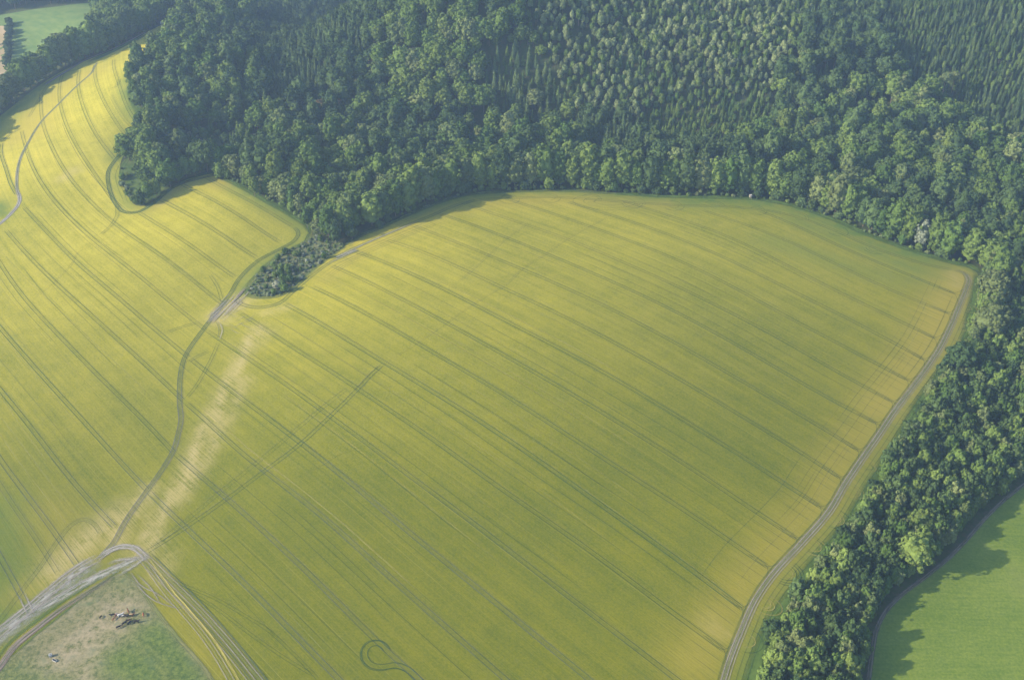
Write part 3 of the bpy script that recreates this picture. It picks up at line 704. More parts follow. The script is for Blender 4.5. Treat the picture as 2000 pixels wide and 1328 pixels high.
L_SILVER = mat_leaf("leaf_silver", (.19, .23, .17), (.25, .28, .21))
L_RUST = mat_leaf("leaf_rust", (.17, .14, .075), (.22, .17, .10))
L_SPRUCE = mat_leaf("needles_spruce", (.055, .10, .042), (.10, .15, .058), patch=.03)
L_LARCH = mat_leaf("needles_light", (.13, .20, .058), (.20, .26, .08), patch=.03)
M_BARK = plainmat("bark", (.10, .08, .06), (.17, .14, .11), 2.0)
M_PINEBARK = plainmat("pine_bark", (.30, .19, .12), (.38, .25, .17), 2.0)

def quads(c, n, size, jit, r):
    """small leaf sprays: centre c, outward direction n"""
    k = len(c); n = n + r.normal(0, jit, (k, 3)); n /= np.linalg.norm(n, axis=1, keepdims=True)
    a = np.cross(n, r.normal(0, 1, (k, 3))); a /= np.linalg.norm(a, axis=1, keepdims=True); b = np.cross(n, a)
    s = size * r.uniform(.6, 1.3, (k, 1)); s2 = s * r.uniform(.6, 1.0, (k, 1))
    v = np.stack([c - a * s - b * s2 * .4, c + a * s * .2 - b * s2, c + a * s + b * s2 * .4, c - a * s * .2 + b * s2], 1)
    return v.reshape(-1, 3)
def icosph(sub):
    bm = bmesh.new(); bmesh.ops.create_icosphere(bm, subdivisions=sub, radius=1)
    v = np.array([x.co[:] for x in bm.verts]); f = np.array([[y.index for y in x.verts] for x in bm.faces]); bm.free(); return v, f
def crown_mesh(name, rad, z0, z1, nl, lobe, per, leaf, seed, up=.35, skirt=0):
    r = np.random.default_rng(seed); cz = (z0 + z1) / 2; hz = (z1 - z0) / 2
    i = np.arange(nl) + .5; ph = np.arccos(1 - 2 * i / nl * (1 - .12)); th = math.pi * (1 + 5 ** .5) * i + r.uniform(0, 6)
    d = np.stack([np.cos(th) * np.sin(ph), np.sin(th) * np.sin(ph), np.cos(ph)], 1) + r.normal(0, .13, (nl, 3))
    rr = r.uniform(.62, 1.0, nl)[:, None] * (1 - lobe * .45)
    if skirt:
        low = d[:, 2] < .1; q = np.maximum(np.linalg.norm(d[:, :2], axis=1), .15); d[low, :2] *= (np.maximum(q, skirt) / q)[low][:, None]
    c = d * rr * np.array([rad, rad, hz]); c[:, 2] += cz
    lr = lobe * rad * r.uniform(.7, 1.25, nl); V = []
    for j in range(nl):
        e = r.normal(0, 1, (per, 3)); e[:, 2] += up; e += (c[j] - [0, 0, cz]) / rad * .55; e /= np.linalg.norm(e, axis=1, keepdims=True)
        pts = c[j] + e * lr[j] * r.uniform(.75, 1.08, (per, 1)) * [1, 1, .85]
        V.append(quads(pts, e, leaf, .24, r))
    V = np.vstack(V); F = np.arange(len(V)).reshape(-1, 4)
    # inner mass of twigs and leaves, lumpy, keeps the crown from being see-through
    sv, sf = icosph(3); lump = 1 + .16 * np.sin(sv[:, :1] * 5 + seed) * np.cos(sv[:, 1:2] * 4 + 1) + .1 * np.sin(sv[:, 2:3] * 7 + sv[:, :1] * 3)
    core = sv * lump * np.array([rad, rad, hz]) * .76; core[:, 2] += cz
    co = np.vstack([V, core]); me = bpy.data.meshes.new(name)
    allf = [tuple(x) for x in F] + [tuple(x + len(V)) for x in sf]
    me.from_pydata(co.tolist(), [], allf); me.update(); return me
def conifer_mesh(name, h, rad, tiers, leaf, seed, z0=.08, tip=1.0):
    r = np.random.default_rng(seed); V = []
    for t_ in range(tiers):
        f = t_ / (tiers - 1); z = h * (z0 + (1 - z0) * f); rr = rad * (1 - f) ** .85 * tip + .12
        nb = max(5, int(13 * (1 - f) + 4)); ang = r.uniform(0, 6) + np.arange(nb) / nb * 2 * math.pi + r.normal(0, .15, nb)
        for a in ang:
            L = rr * r.uniform(.75, 1.15); m = max(2, int(L / (leaf * .55)))
            s_ = np.linspace(.25, 1, m)[:, None]; dirv = np.array([math.cos(a), math.sin(a), 0])
            pts = dirv * L * s_ + np.array([0, 0, z]) - np.array([0, 0, 1]) * L * .38 * s_ ** 1.5 + r.normal(0, .12, (m, 3))
            n = np.tile(dirv * .55 + [0, 0, .8], (m, 1)); V.append(quads(pts, n, leaf, .25, r))
    V = np.vstack(V); F = [tuple(x) for x in np.arange(len(V)).reshape(-1, 4)]
    n = 10; ring = [(math.cos(i / n * 6.283) * rad * .5, math.sin(i / n * 6.283) * rad * .5, h * z0) for i in range(n)] + [(0, 0, h * .93)]
    b = len(V); F += [(b + i, b + (i + 1) % n, b + n) for i in range(n)]
    me = bpy.data.meshes.new(name); me.from_pydata(V.tolist() + ring, [], F); me.update(); return me
def trunk_mesh(name, h, r0, branches=5, seed=1, spread=3.0):
    r = random.Random(seed); co = []; f = []
    def tube(a, b, ra, rb_, n=7, seg=3):
        base = len(co); d = (b - a); q = d.to_track_quat('Z', 'Y')
        for s_ in range(seg + 1):
            t_ = s_ / seg; c = a + d * t_ + Vector((r.uniform(-1, 1), r.uniform(-1, 1), 0)) * (.12 if 0 < t_ < 1 else 0); rad = ra + (rb_ - ra) * t_
            for i in range(n): co.append(tuple(c + q @ Vector((math.cos(i / n * 6.283) * rad, math.sin(i / n * 6.283) * rad, 0))))
        for s_ in range(seg):
            for i in range(n): f.append((base + s_ * n + i, base + s_ * n + (i + 1) % n, base + (s_ + 1) * n + (i + 1) % n, base + (s_ + 1) * n + i))
    tube(Vector((0, 0, -.8)), Vector((0, 0, h)), r0, r0 * .3)
    for k in range(branches):
        a = k * 2.4 + r.random(); z = h * (.4 + .5 * k / max(1, branches)); tube(Vector((0, 0, z)), Vector((math.cos(a) * spread, math.sin(a) * spread, z + spread * .9)), r0 * .4, r0 * .1, 5, 2)
    me = bpy.data.meshes.new(name); me.from_pydata(co, [], f); me.update(); me.materials.append(M_BARK); return me

# tree kinds: name -> (crown meshes, trunk mesh, leaf materials)
def variants(fn, mats):
    out = []
    for i, m in enumerate(mats):
        me = fn(i); me.materials.append(m); out.append(me)
    return out
TK = {}
TK['tall'] = dict(name='broadleaf_tree', cr=variants(lambda i: crown_mesh("crown", 6.0, 3.0, 22.5, 78, .25, 28, .60, 100 + i), [L_GREEN, L_DARK, L_GREEN, L_PALE, L_BRIGHT, L_DARK]), tr=trunk_mesh("trunk", 14, .42, 6, 3), h=22.5, r=6.2)
TK['round'] = dict(name='broadleaf_tree', cr=variants(lambda i: crown_mesh("crown", 7.4, 4.0, 18.5, 90, .22, 28, .62, 200 + i), [L_GREEN, L_DARK, L_PALE, L_GREEN, L_BRIGHT, L_RUST]), tr=trunk_mesh("trunk", 11, .45, 6, 4, 4), h=18.5, r=7.4)
TK['edge'] = dict(name='broadleaf_tree', cr=variants(lambda i: crown_mesh("crown", 6.0, -.5, 23, 104, .22, 28, .58, 300 + i, skirt=.85), [L_GREEN, L_PALE, L_GREEN, L_DARK, L_SILVER, L_BRIGHT]), tr=trunk_mesh("trunk", 14, .42, 6, 5), h=23, r=6.0)
TK['thicket'] = dict(name='thicket_tree', cr=variants(lambda i: crown_mesh("crown", 3.8, -.3, 9.5, 54, .26, 28, .42, 400 + i, skirt=.75), [L_GREEN, L_DARK, L_BRIGHT, L_PALE, L_DARK, L_SILVER]), tr=trunk_mesh("trunk", 6, .2, 5, 6, 2), h=9.5, r=3.8)
TK['bush'] = dict(name='bush', cr=variants(lambda i: crown_mesh("crown", 1.9, .0, 3.0, 16, .36, 34, .28, 500 + i), [L_PALE, L_SAGE, L_BRIGHT, L_SILVER]), tr=trunk_mesh("stem", 1.6, .08, 4, 7, .8), h=3.0, r=1.9)
TK['slim'] = dict(name='slim_tree', cr=variants(lambda i: crown_mesh("crown", 2.7, 4.0, 13.5, 40, .33, 22, .50, 600 + i), [L_STAND, L_STAND, L_GREEN]), tr=trunk_mesh("trunk", 11, .2, 3, 8, 1.2), h=17, r=2.7)
TK['spruce'] = dict(name='spruce_tree', cr=variants(lambda i: conifer_mesh("crown", 19, 3.5, 18, .6, 700 + i), [L_SPRUCE, L_SPRUCE, L_GREEN]), tr=trunk_mesh("trunk", 18, .24, 0, 9), h=20, r=3.0)
TK['larch'] = dict(name='spruce_tree', cr=variants(lambda i: conifer_mesh("crown", 12, 2.7, 13, .55, 800 + i), [L_LARCH, L_GREEN]), tr=trunk_mesh("trunk", 11, .16, 0, 10), h=13, r=2.3)
def pine_crown(i): return crown_mesh("crown", 4.0, 12.5, 20, 20, .38, 46, .5, 900 + i)
ptr = trunk_mesh("trunk", 16, .28, 4, 12, 2); ptr.materials.clear(); ptr.materials.append(M_PINEBARK)
TK['pine'] = dict(name='pine_tree', cr=variants(pine_crown, [L_PALE]), tr=ptr, h=20, r=4.0)

trees = []            # dicts: kind, var, x, y, s, rot, zone, label...
cells = {}
def free(x, y, d):
    cx, cy_ = int(x // 12), int(y // 12)
    for i in (-1, 0, 1):
        for j in (-1, 0, 1):
            for (a, b) in cells.get((cx + i, cy_ + j), ()):
                if (a - x) ** 2 + (b - y) ** 2 < d * d: return False
    return True
def put(kind, var, x, y, s, zone, label=None, group=None, must=False, sz=None):
    if zone == 'belt' and kind == 'thicket': sz = s * rng.uniform(1.25, 1.65)
    trees.append(dict(kind=kind, var=var % len(TK[kind]['cr']), x=float(x), y=float(y), s=float(s), sz=float(sz or s * rng.uniform(.78, 1.2)), rot=float(rng.uniform(0, 6.283)), zone=zone, label=label, group=group, must=must))
    cells.setdefault((int(x // 12), int(y // 12)), []).append((x, y))
# trees one would point at
SPECIAL = [
 ('spruce',0,1007,188,1.15,"lone dark spruce standing clear of its neighbours in the central forest hollow"),
 ('edge',4,1795,482,.85,"silvery grey tree at the forest edge above the right corner of the barley field"),
 ('round',4,1778,1112,1.05,"large light green tree, the lower of two big crowns rising above the right-hand thicket"),
 ('round',4,1792,1050,.80,"light green domed tree, the upper of two big crowns rising above the right-hand thicket"),
 ('round',4,1850,972,.66,"yellow-green rounded tree in the thicket above the pair of big light crowns"),
 ('tall',4,1612,1010,.0,""),
 ('tall',3,1567,152,1.0,"pale grey-green tree with feathery crown among dark trees on the upper right slope"),
 ('round',3,1528,188,.85,"rounded pale tree just below the feathery grey-green one on the upper right slope"),
 ('round',2,1045,215,.9,"pale rounded tree right of the lone spruce in the forest hollow"),
 ('round',0,945,220,1.2,"broad domed green tree left of the lone spruce in the forest hollow"),
 ('pine',0,1838,196,1.1,"tall pine with bare trunk, left one of the pair on the right slope"),
 ('pine',0,1856,190,1.0,"tall pine with bare trunk, right one of the pair on the right slope"),
 ('pine',0,1893,302,.95,"pale flat-topped pine with bare trunk beside the small dark forest gap"),
 ('pine',0,1912,300,1.0,"pale pine right of the flat-topped pine beside the small dark forest gap"),
 ('tall',4,498,383,.62,"bright green young tree at the forest edge above the left-hand barley block"),
 ('round',5,628,232,.8,"brownish tree in the dark forest left of centre, the lower left of two"),
 ('round',5,656,220,.75,"brownish tree in the dark forest left of centre, the upper right of two"),
 ('round',5,732,134,.7,"rust-tinted tree beside the big round crowns on the wooded spur"),
 ('edge',4,798,322,.6,"small silvery tree in the shaded hollow behind the top of the barley field"),
 ('round',2,1930,600,1.25,"large grey-green tree at the corner where track and forest edge meet, upper one"),
 ('round',2,1925,668,1.3,"large grey-green spreading tree right of the field track, below the corner"),
 ('round',1,1868,735,1.1,"dark bushy tree where the right-hand belt narrows beside the track"),
 ('edge',5,430,350,.55,"bright green tree at the shaded notch of the forest above the left barley block"),
 ('bush',3,541,563,1.5,"whitish flowering bush near the tip of the scrub wedge"),
 ('thicket',1,553,560,.55,"small dark tree at the lower edge of the scrub wedge"),
 ('thicket',2,240,352,.55,"small yellow-green tree at the left rim of the shaded clearing"),
 ('thicket',0,272,385,.7,"rounded green tree at the lower tip of the shaded clearing"),
]
for kd, var, px, py, s, lab in SPECIAL:
    if s <= 0: continue
    q = P([(px, py)])[0]; put(kd, var, q[0], q[1], s, 'special', lab, "single trees that stand out", True, sz=s)
def along(px, spacing, off, kinds, zone, smin=.8, smax=1.15, jit=1.5, dmin=.62):
    c = curve(px, 1.0); t = np.gradient(c, axis=0); t /= np.linalg.norm(t, axis=1, keepdims=True); nrm = np.stack([-t[:, 1], t[:, 0]], 1)
    i = 0.0
    while i < len(c):
        j = int(i); k, v = kinds[rng.integers(len(kinds))]; s = rng.uniform(smin, smax)
        x, y = c[j] + nrm[j] * (off + rng.normal(0, jit) * .4) + rng.normal(0, jit * .4, 2)
        if free(x, y, spacing * dmin): put(k, v, x, y, s, zone)
        i += spacing * rng.uniform(.8, 1.25)
E_ = [('edge',0),('edge',1),('edge',2),('edge',3),('edge',0),('edge',5)]
along(FOREST_T[2:], 8.5, 7.0, E_, 'edge_top', 1.0, 1.3)
along(FOREST_T[2:-1], 4.0, 2.6, [('bush',0),('thicket',0),('bush',2),('thicket',1)], 'edge_top', .55, 1.0)
along(FOREST_L, 8.0, 6.0, [('edge',0),('edge',3),('edge',1)], 'edge_left', .6, .9)
along(FOREST_M[:5], 8.0, 5.0, [('edge',0),('edge',3),('edge',5)], 'edge_mid', .55, .8)
along(FOREST_M[4:], 7.0, 6.0, [('edge',0),('edge',2),('edge',1)], 'edge_mid', .5, .8)
along(FOREST_M[4:], 4.5, 2.5, [('bush',0),('bush',2),('thicket',0)], 'edge_mid', .6, 1.0)
along([(672,478),(700,458),(740,442),(800,414)], 7.0, 5.5, [('edge',0),('edge',3),('tall',0)], 'edge_top', .6, .95)
along(BELT_L[3:], 5.5, 5.0, [('thicket',2),('thicket',0),('thicket',3)], 'belt', .6, .9)
along(BELT_L[:4], 8.0, 9.0, [('edge',1),('round',2),('edge',0)], 'belt', .8, 1.0)
along(MEADOW_W, 3.6, 5.6, [('thicket',2),('thicket',0),('thicket',3),('thicket',2)], 'belt', .5, .8)
along(BELT_E[:9], 8, 7.0, [('edge',0),('edge',5),('edge',1)], 'far_belt', .95, 1.25)

FOREST = FOREST_L + [(260,330),(285,360),(292,398)] + FOREST_M[1:] + [(640,478)] + FOREST_T + [(1914,535),(1935,560),(2060,600),(2200,500),(2300,-90),(300,-90),(380,-20),(345,25)]
BELT = BELT_L[:] + [(1660,1420)] + MEADOW_W[1:] + [(2300,600),(1990,545)]
FARBELT = [(345,34),(314,46),(270,70),(220,95),(150,122),(100,148),(50,184),(0,224),(-120,306),(-140,285),(0,204),(50,166),(100,136),(150,110),(190,92),(212,66),(196,48),(190,28),(230,10),(300,-80),(480,-90),(380,-10)]
TOPWOOD = [(-250,40),(0,22),(60,14),(120,8),(185,2),(240,0),(300,-90),(-250,-90)]
SCR = SCRUB_T + [(660,470),(630,462)]
CLEAR = [(240,312),(234,340),(247,375),(264,400),(290,395),(285,360),(262,330)]
# species patches (photo pixels of the ground they stand on), first match wins
Z = [
 ('pale_stand', [(1000,-90),(1040,60),(1085,150),(1115,225),(1220,250),(1290,220),(1380,180),(1500,215),(1540,130),(1570,60),(1640,-90)], 4.5, [('slim',0),('slim',1),('slim',0),('slim',2),('slim',1),('slim',2),('larch',1)], .55, 1.0),
 ('light_conifers', [(1220,250),(1290,210),(1380,180),(1500,215),(1490,270),(1420,305),(1280,300)], 4.0, [('larch',0),('larch',0),('larch',1),('slim',2)], .5, .78),
 ('dark_spruces', [(1110,235),(1220,255),(1280,300),(1420,305),(1500,325),(1480,350),(1300,350),(1130,300)], 5.2, [('spruce',0),('spruce',1),('spruce',0),('tall',1)], .75, 1.0),
 ('plantation', [(1375,352),(1395,335),(1530,335),(1545,352),(1440,362)], 3.6, [('larch',0)], .45, .55),
 ('slope_conifers', [(1790,-90),(1715,60),(1760,140),(1850,210),(2020,330),(2300,330),(2300,-90)], 3.6, [('spruce',2),('larch',1),('larch',0),('spruce',0),('slim',2)], .4, .68),
 ('upper_spruces', [(1570,-90),(1560,60),(1600,120),(1680,110),(1720,40),(1790,-90)], 5.2, [('spruce',0),('spruce',1),('tall',1)], .6, .85),
 ('blue_conifers', [(505,-90),(508,130),(540,215),(640,190),(720,90),(820,-90)], 4.4, [('spruce',0),('spruce',1),('spruce',0),('tall',1)], .5, .8),
 ('hollow_conifers', [(950,130),(1010,90),(1060,140),(1115,225),(1000,240),(950,215)], 5.0, [('spruce',0),('larch',1)], .55, .85),
 ('forest_clearing', [(330,262),(480,245),(545,292),(420,325),(350,300)], 5.5, [('bush',1),('bush',0),('thicket',1),('thicket',0),('larch',1)], .5, 1.0),
 ('spur_beeches', [(745,150),(800,100),(900,60),(960,90),(950,215),(860,240),(760,210)], 8.5, [('round',4),('round',2),('round',4),('tall',4),('round',3)], .85, 1.2),  # broad light crowns, their bright leaves also paint the spur as sunlit
]
# darker stands also paint shade into the hollows, lighter ones sunlight onto the brow
DARKS = [[(430,120),(450,60),(720,60),(740,200),(640,290),(480,235)], [(950,90),(1070,100),(1120,230),(1000,250),(945,200)], [(1480,40),(1760,20),(1790,130),(1560,245),(1450,220)],
         [(670,250),(830,262),(870,345),(720,365)], [(330,245),(560,300),(560,352),(400,330),(310,330)], [(1740,400),(1960,380),(1960,470),(1800,462)], [(1000,320),(1240,335),(1240,360),(1010,352)]]
DARKK = [('tall',1),('round',1),('tall',5),('spruce',0),('tall',1)]
LIGHTS = [(470,300),(640,258),(830,350),(800,410),(650,475),(450,370)]
LIGHTK = [('tall',4),('round',2),('tall',3),('tall',2),('round',4)]
LB = curve(BELT_L, 6.0); LM = curve(MEADOW_W, 6.0)
def zone_fill(poly, default, region):
    wp = P(poly)[:, :2]; x0, y0 = wp.min(0); x1, y1 = wp.max(0)
    y1 = min(y1, 1750); x0 = max(x0, -900); x1 = min(x1, 900)
    for zi in list(range(len(Z))) + [None]:
        if region != 'forest' and zi is not None: continue
        zn, zp, sp_, kinds, smin, smax = Z[zi] if zi is not None else (region, None) + default
        gx, gy = np.meshgrid(np.arange(x0, x1, sp_), np.arange(y0, y1, sp_ * .9)); gx = gx + (np.arange(gx.shape[0]) % 2)[:, None] * sp_ / 2
        gx = gx.ravel() + rng.normal(0, sp_ * .2, gx.size); gy = gy.ravel() + rng.normal(0, sp_ * .2, gy.size)
        ok = inside(wp, gx, gy); gx, gy = gx[ok], gy[ok]
        px, py = to_px(gx, gy, H(gx, gy))
        inz = np.full(len(gx), -1)
        for k in range(len(Z) - 1, -1, -1): inz[inside(Z[k][1], px, py)] = k
        if region == 'forest': sel = inz == (zi if zi is not None else -1)
        else: sel = np.ones(len(gx), bool)
        sel &= (px > -140) & (px < 2140) & (py > -75) & (py < 1400)
        gx, gy, px, py = gx[sel], gy[sel], px[sel], py[sel]
        if region == 'belt':
            ok = (dist_to(LM, gx, gy) > 4.8) & (dist_to(LB, gx, gy) > 1.5); gx, gy, px, py = gx[ok], gy[ok], px[ok], py[ok]
        dark = np.zeros(len(gx), bool); light = np.zeros(len(gx), bool)
        if region == 'forest' and zi is None:
            for q_ in DARKS: dark |= inside(q_, px, py)
            light = inside(LIGHTS, px, py)
        for x, y, dk, lt in zip(gx, gy, dark, light):
            k, v = kinds[rng.integers(len(kinds))]
            if dk and rng.random() < .85: k, v = DARKK[rng.integers(len(DARKK))]
            elif lt and rng.random() < .6: k, v = LIGHTK[rng.integers(len(LIGHTK))]
            if not free(x, y, sp_ * .62): continue
            if region == 'scrub' and rng.random() < .1: continue
            put(k, v, x, y, smin + (smax - smin) * rng.random() ** (1.25 if zi is None else 1.0), zn)
zone_fill(FOREST, (6.9, [('tall',0),('tall',1),('tall',2),('round',0),('round',1),('tall',3),('round',3),('tall',5),('tall',0),('slim',2),('tall',4)], .48, 1.15), 'forest')
zone_fill(BELT, (3.9, [('thicket',0),('thicket',1),('thicket',4),('thicket',0),('thicket',1),('thicket',3),('thicket',2),('thicket',0),('thicket',1)], .62, 1.05), 'belt')
zone_fill(FARBELT, (8.0, [('tall',0),('tall',1),('round',0),('round',3),('tall',4)], .95, 1.3), 'far_belt')
zone_fill(TOPWOOD, (8.0, [('tall',1),('round',1),('tall',5)], .7, 1.0), 'top_wood')
zone_fill(SCR, (2.7, [('bush',0),('bush',1),('bush',2),('bush',1),('bush',3),('bush',1),('thicket',0)], .25, .75), 'scrub')
zone_fill(CLEAR, (7.5, [('bush',0),('bush',2)], .4, .9), 'clearing')
along([(262,330),(247,345),(240,360),(252,385),(270,400)], 3.5, 0, [('bush',1),('bush',2),('bush',0)], 'clearing', .7, 1.1)
along([(22,48),(20,80),(18,110),(16,135)], 8, 0, [('thicket',1)], 'far_hedge', .8, 1.1)

# how a tree reads, for its label
LOOK = {L_GREEN: 'mid green', L_DARK: 'dark green', L_PALE: 'grey-green', L_STAND: 'pale green', L_SAGE: 'sage green', L_BRIGHT: 'light green', L_SILVER: 'silvery grey', L_RUST: 'brownish', L_SPRUCE: 'dark needled', L_LARCH: 'light needled'}
WHAT = {'tall': 'tall crowned tree', 'round': 'broad round tree', 'edge': 'full-skirted tree', 'thicket': 'dense small tree', 'bush': 'bush', 'slim': 'slim tree', 'spruce': 'spruce', 'larch': 'young conifer', 'pine': 'pine'}
def label_for(t):
    px, py = to_px(t['x'], t['y'], float(H(t['x'], t['y']))); look = LOOK[TK[t['kind']]['cr'][t['var']].materials[0]]; z = t['zone']
    what = ('small ' if t['s'] < .72 else 'large ' if t['s'] > 1.0 else '') + look + ' ' + WHAT[t['kind']]
    if z == 'belt':
        f = 'by top corner of barley' if py < 640 else 'level with upper third of track' if py < 800 else 'level with middle of track' if py < 930 else 'above the two big light crowns' if py < 1030 else 'beside the two big light crowns' if py < 1130 else 'below the two big light crowns' if py < 1230 else 'at the bottom end'
        dl = dist_to(LB, np.array([t['x']]), np.array([t['y']]))[0]; dr = dist_to(LM, np.array([t['x']]), np.array([t['y']]))[0]
        s = 'field side' if dl < 11 else 'meadow side' if dr < 12 else 'inner part'
        return f"{what}, right-hand belt {s}, {f}", "trees in the belt right of the barley field"
    if z == 'scrub':
        f = 'upper end' if py < 508 else 'middle' if py < 548 else 'pointed lower end'
        return f"{what} in the {f} of the scrub wedge", "bushes in the scrub wedge"
    if z in ('edge_top', 'forest', 'edge_mid', 'edge_left'):
        f = 'far left' if px < 420 else 'above the left barley block' if px < 640 else 'behind the scrub wedge' if px < 820 else 'left of the field crest' if px < 1000 else 'above the field crest' if px < 1200 else 'right of the field crest' if px < 1400 else 'above the field\'s right shoulder' if px < 1620 else 'above the field\'s right corner' if px < 1850 else 'right of the field corner'
        row = 'in front row of forest edge' if z != 'forest' else 'behind the forest edge' if py > 300 + (px > 1500) * 80 else 'deep in the forest'
        return f"{what} {row}, {f}", "trees of the forest around the field"
    nm = {'pale_stand': 'in the even pale stand on the upper slope', 'light_conifers': 'in the light conifer stand right of centre', 'dark_spruces': 'in the dark spruce stand behind the field crest', 'plantation': 'in the low young plantation behind the forest edge', 'slope_conifers': 'on the conifer slope in the upper right corner', 'upper_spruces': 'in the dark gully at the upper right', 'blue_conifers': 'in the dark side valley left of the spur', 'hollow_conifers': 'in the hollow beside the lone spruce', 'forest_clearing': 'in the low open patch of the left forest', 'spur_beeches': 'on the rounded wooded spur', 'far_belt': 'in the belt at the upper left', 'top_wood': 'in the wood beyond the far green field', 'clearing': 'in the shaded clearing beside the left barley block', 'far_hedge': 'in the hedge beside the far stubble field'}[z]
    f = 'left part' if px < 700 else 'middle part' if px < 1300 else 'right part'
    return f"{what} {nm}", "trees " + nm
LB = curve(BELT_L, 6.0); LM = curve(MEADOW_W, 6.0)
def vis_size(t):
    k = TK[t['kind']]; d = math.sqrt(t['x'] ** 2 + t['y'] ** 2 + CAM_H ** 2); px, py = to_px(t['x'], t['y'], float(H(t['x'], t['y'])))
    if px < -8 or px > 2008 or py < -6 or py > 1375: return 0
    return k['h'] * t['s'] * k['r'] * t['s'] / d ** 2
byname = {}
for t in trees: byname.setdefault(TK[t['kind']]['name'], []).append(t)
real, stuff = [], []
for nm, lst in byname.items():
    lst.sort(key=lambda t: (-int(t['must']), -vis_size(t)))
    n = 296
    for i, t in enumerate(lst): (real if (i < n and (t['must'] or vis_size(t) > 0)) else stuff).append(t)
print("TREES", {k: len(v) for k, v in byname.items()}, len(real), len(stuff))
SRC = {}
for t in real:
    k = TK[t['kind']]; z = float(H(t['x'], t['y'])); lab, grp = (t['label'], t['group']) if t['label'] else label_for(t)
    root = bpy.data.objects.new(k['name'], None); COL.objects.link(root); root.empty_display_size = 2
    root.location = (t['x'], t['y'], z); root.rotation_euler = (0, 0, t['rot']); root.scale = (t['s'], t['s'], t['sz'])
    tag(root, lab, 'bush' if t['kind'] == 'bush' else 'tree', grp)
    c = bpy.data.objects.new('crown', k['cr'][t['var']]); COL.objects.link(c); c.parent = root
    b = bpy.data.objects.new('stem' if t['kind'] == 'bush' else 'trunk', k['tr']); COL.objects.link(b); b.parent = root
    SRC[(t['kind'], t['var'])] = (c, b)
# everything that is left: one object per kind, instanced on points
def stuff_object(nm, lst):
    vs = sorted({(t['kind'], t['var']) for t in lst}); me = bpy.data.meshes.new(nm)
    me.from_pydata([(t['x'], t['y'], float(H(t['x'], t['y']))) for t in lst], [], [])
    a = me.attributes.new("variant", 'INT', 'POINT'); a.data.foreach_set("value", [vs.index((t['kind'], t['var'])) for t in lst])
    a = me.attributes.new("size", 'FLOAT_VECTOR', 'POINT'); a.data.foreach_set("vector", [c for t in lst for c in (t['s'], t['s'], t['sz'])])
    fattr(me, "turn", [t['rot'] for t in lst])
    o = link(nm, me); tag(o, kind='stuff')
    g = bpy.data.node_groups.new(nm, 'GeometryNodeTree'); g.interface.new_socket("Geometry", in_out='INPUT', socket_type='NodeSocketGeometry'); g.interface.new_socket("Geometry", in_out='OUTPUT', socket_type='NodeSocketGeometry')
    gi = g.nodes.new('NodeGroupInput'); go = g.nodes.new('NodeGroupOutput'); jn = g.nodes.new('GeometryNodeJoinGeometry')
    va = g.nodes.new('GeometryNodeInputNamedAttribute'); va.data_type = 'INT'; va.inputs[0].default_value = "variant"
    sa = g.nodes.new('GeometryNodeInputNamedAttribute'); sa.data_type = 'FLOAT_VECTOR'; sa.inputs[0].default_value = "size"
    ta = g.nodes.new('GeometryNodeInputNamedAttribute'); ta.data_type = 'FLOAT'; ta.inputs[0].default_value = "turn"
    cx = g.nodes.new('ShaderNodeCombineXYZ'); g.links.new(ta.outputs[0], cx.inputs[2])
    for i, kv in enumerate(vs):
        if kv not in SRC:      # this variant has no standing example in view: borrow the nearest one of its kind
            alt = [q for q in SRC if q[0] == kv[0]]
            src = SRC[alt[0]] if alt else next(v for q, v in SRC.items() if TK[q[0]]['name'] == TK[kv[0]]['name'])
        else: src = SRC[kv]
        j2 = g.nodes.new('GeometryNodeJoinGeometry')
        for ob in src:
            oi = g.nodes.new('GeometryNodeObjectInfo'); oi.inputs['Object'].default_value = ob; oi.transform_space = 'ORIGINAL'; g.links.new(oi.outputs['Geometry'], j2.inputs[0])
        cmp = g.nodes.new('FunctionNodeCompare'); cmp.data_type = 'INT'; cmp.operation = 'EQUAL'
        ins = [s_ for s_ in cmp.inputs if s_.type == 'INT' and s_.enabled]; g.links.new(va.outputs[0], ins[0]); ins[1].default_value = i
        ip = g.nodes.new('GeometryNodeInstanceOnPoints'); g.links.new(gi.outputs[0], ip.inputs['Points']); g.links.new(cmp.outputs[0], ip.inputs['Selection'])
        g.links.new(j2.outputs[0], ip.inputs['Instance']); g.links.new(cx.outputs[0], ip.inputs['Rotation']); g.links.new(sa.outputs[0], ip.inputs['Scale'])
        g.links.new(ip.outputs[0], jn.inputs[0])
    g.links.new(jn.outputs[0], go.inputs[0]); md = o.modifiers.new("plants", 'NODES'); md.node_group = g
    return o
NAMES = {'broadleaf_tree': 'broadleaf_woodland', 'thicket_tree': 'thicket', 'bush': 'scrub', 'slim_tree': 'young_woodland', 'spruce_tree': 'conifer_woodland', 'pine_tree': 'pine_woodland'}
for nm in byname:
    lst = [t for t in stuff if TK[t['kind']]['name'] == nm]
    if lst: tag(stuff_object(NAMES[nm], lst), label={'broadleaf_tree': "mixed broadleaf forest covering the hills behind the field", 'thicket_tree': "dense low thicket filling the belt right of the field", 'bush': "low scrub between the trees", 'slim_tree': "even stand of slim pale trees on the upper slope", 'spruce_tree': "conifer forest on the upper slopes", 'pine_tree': "pines"}[nm])

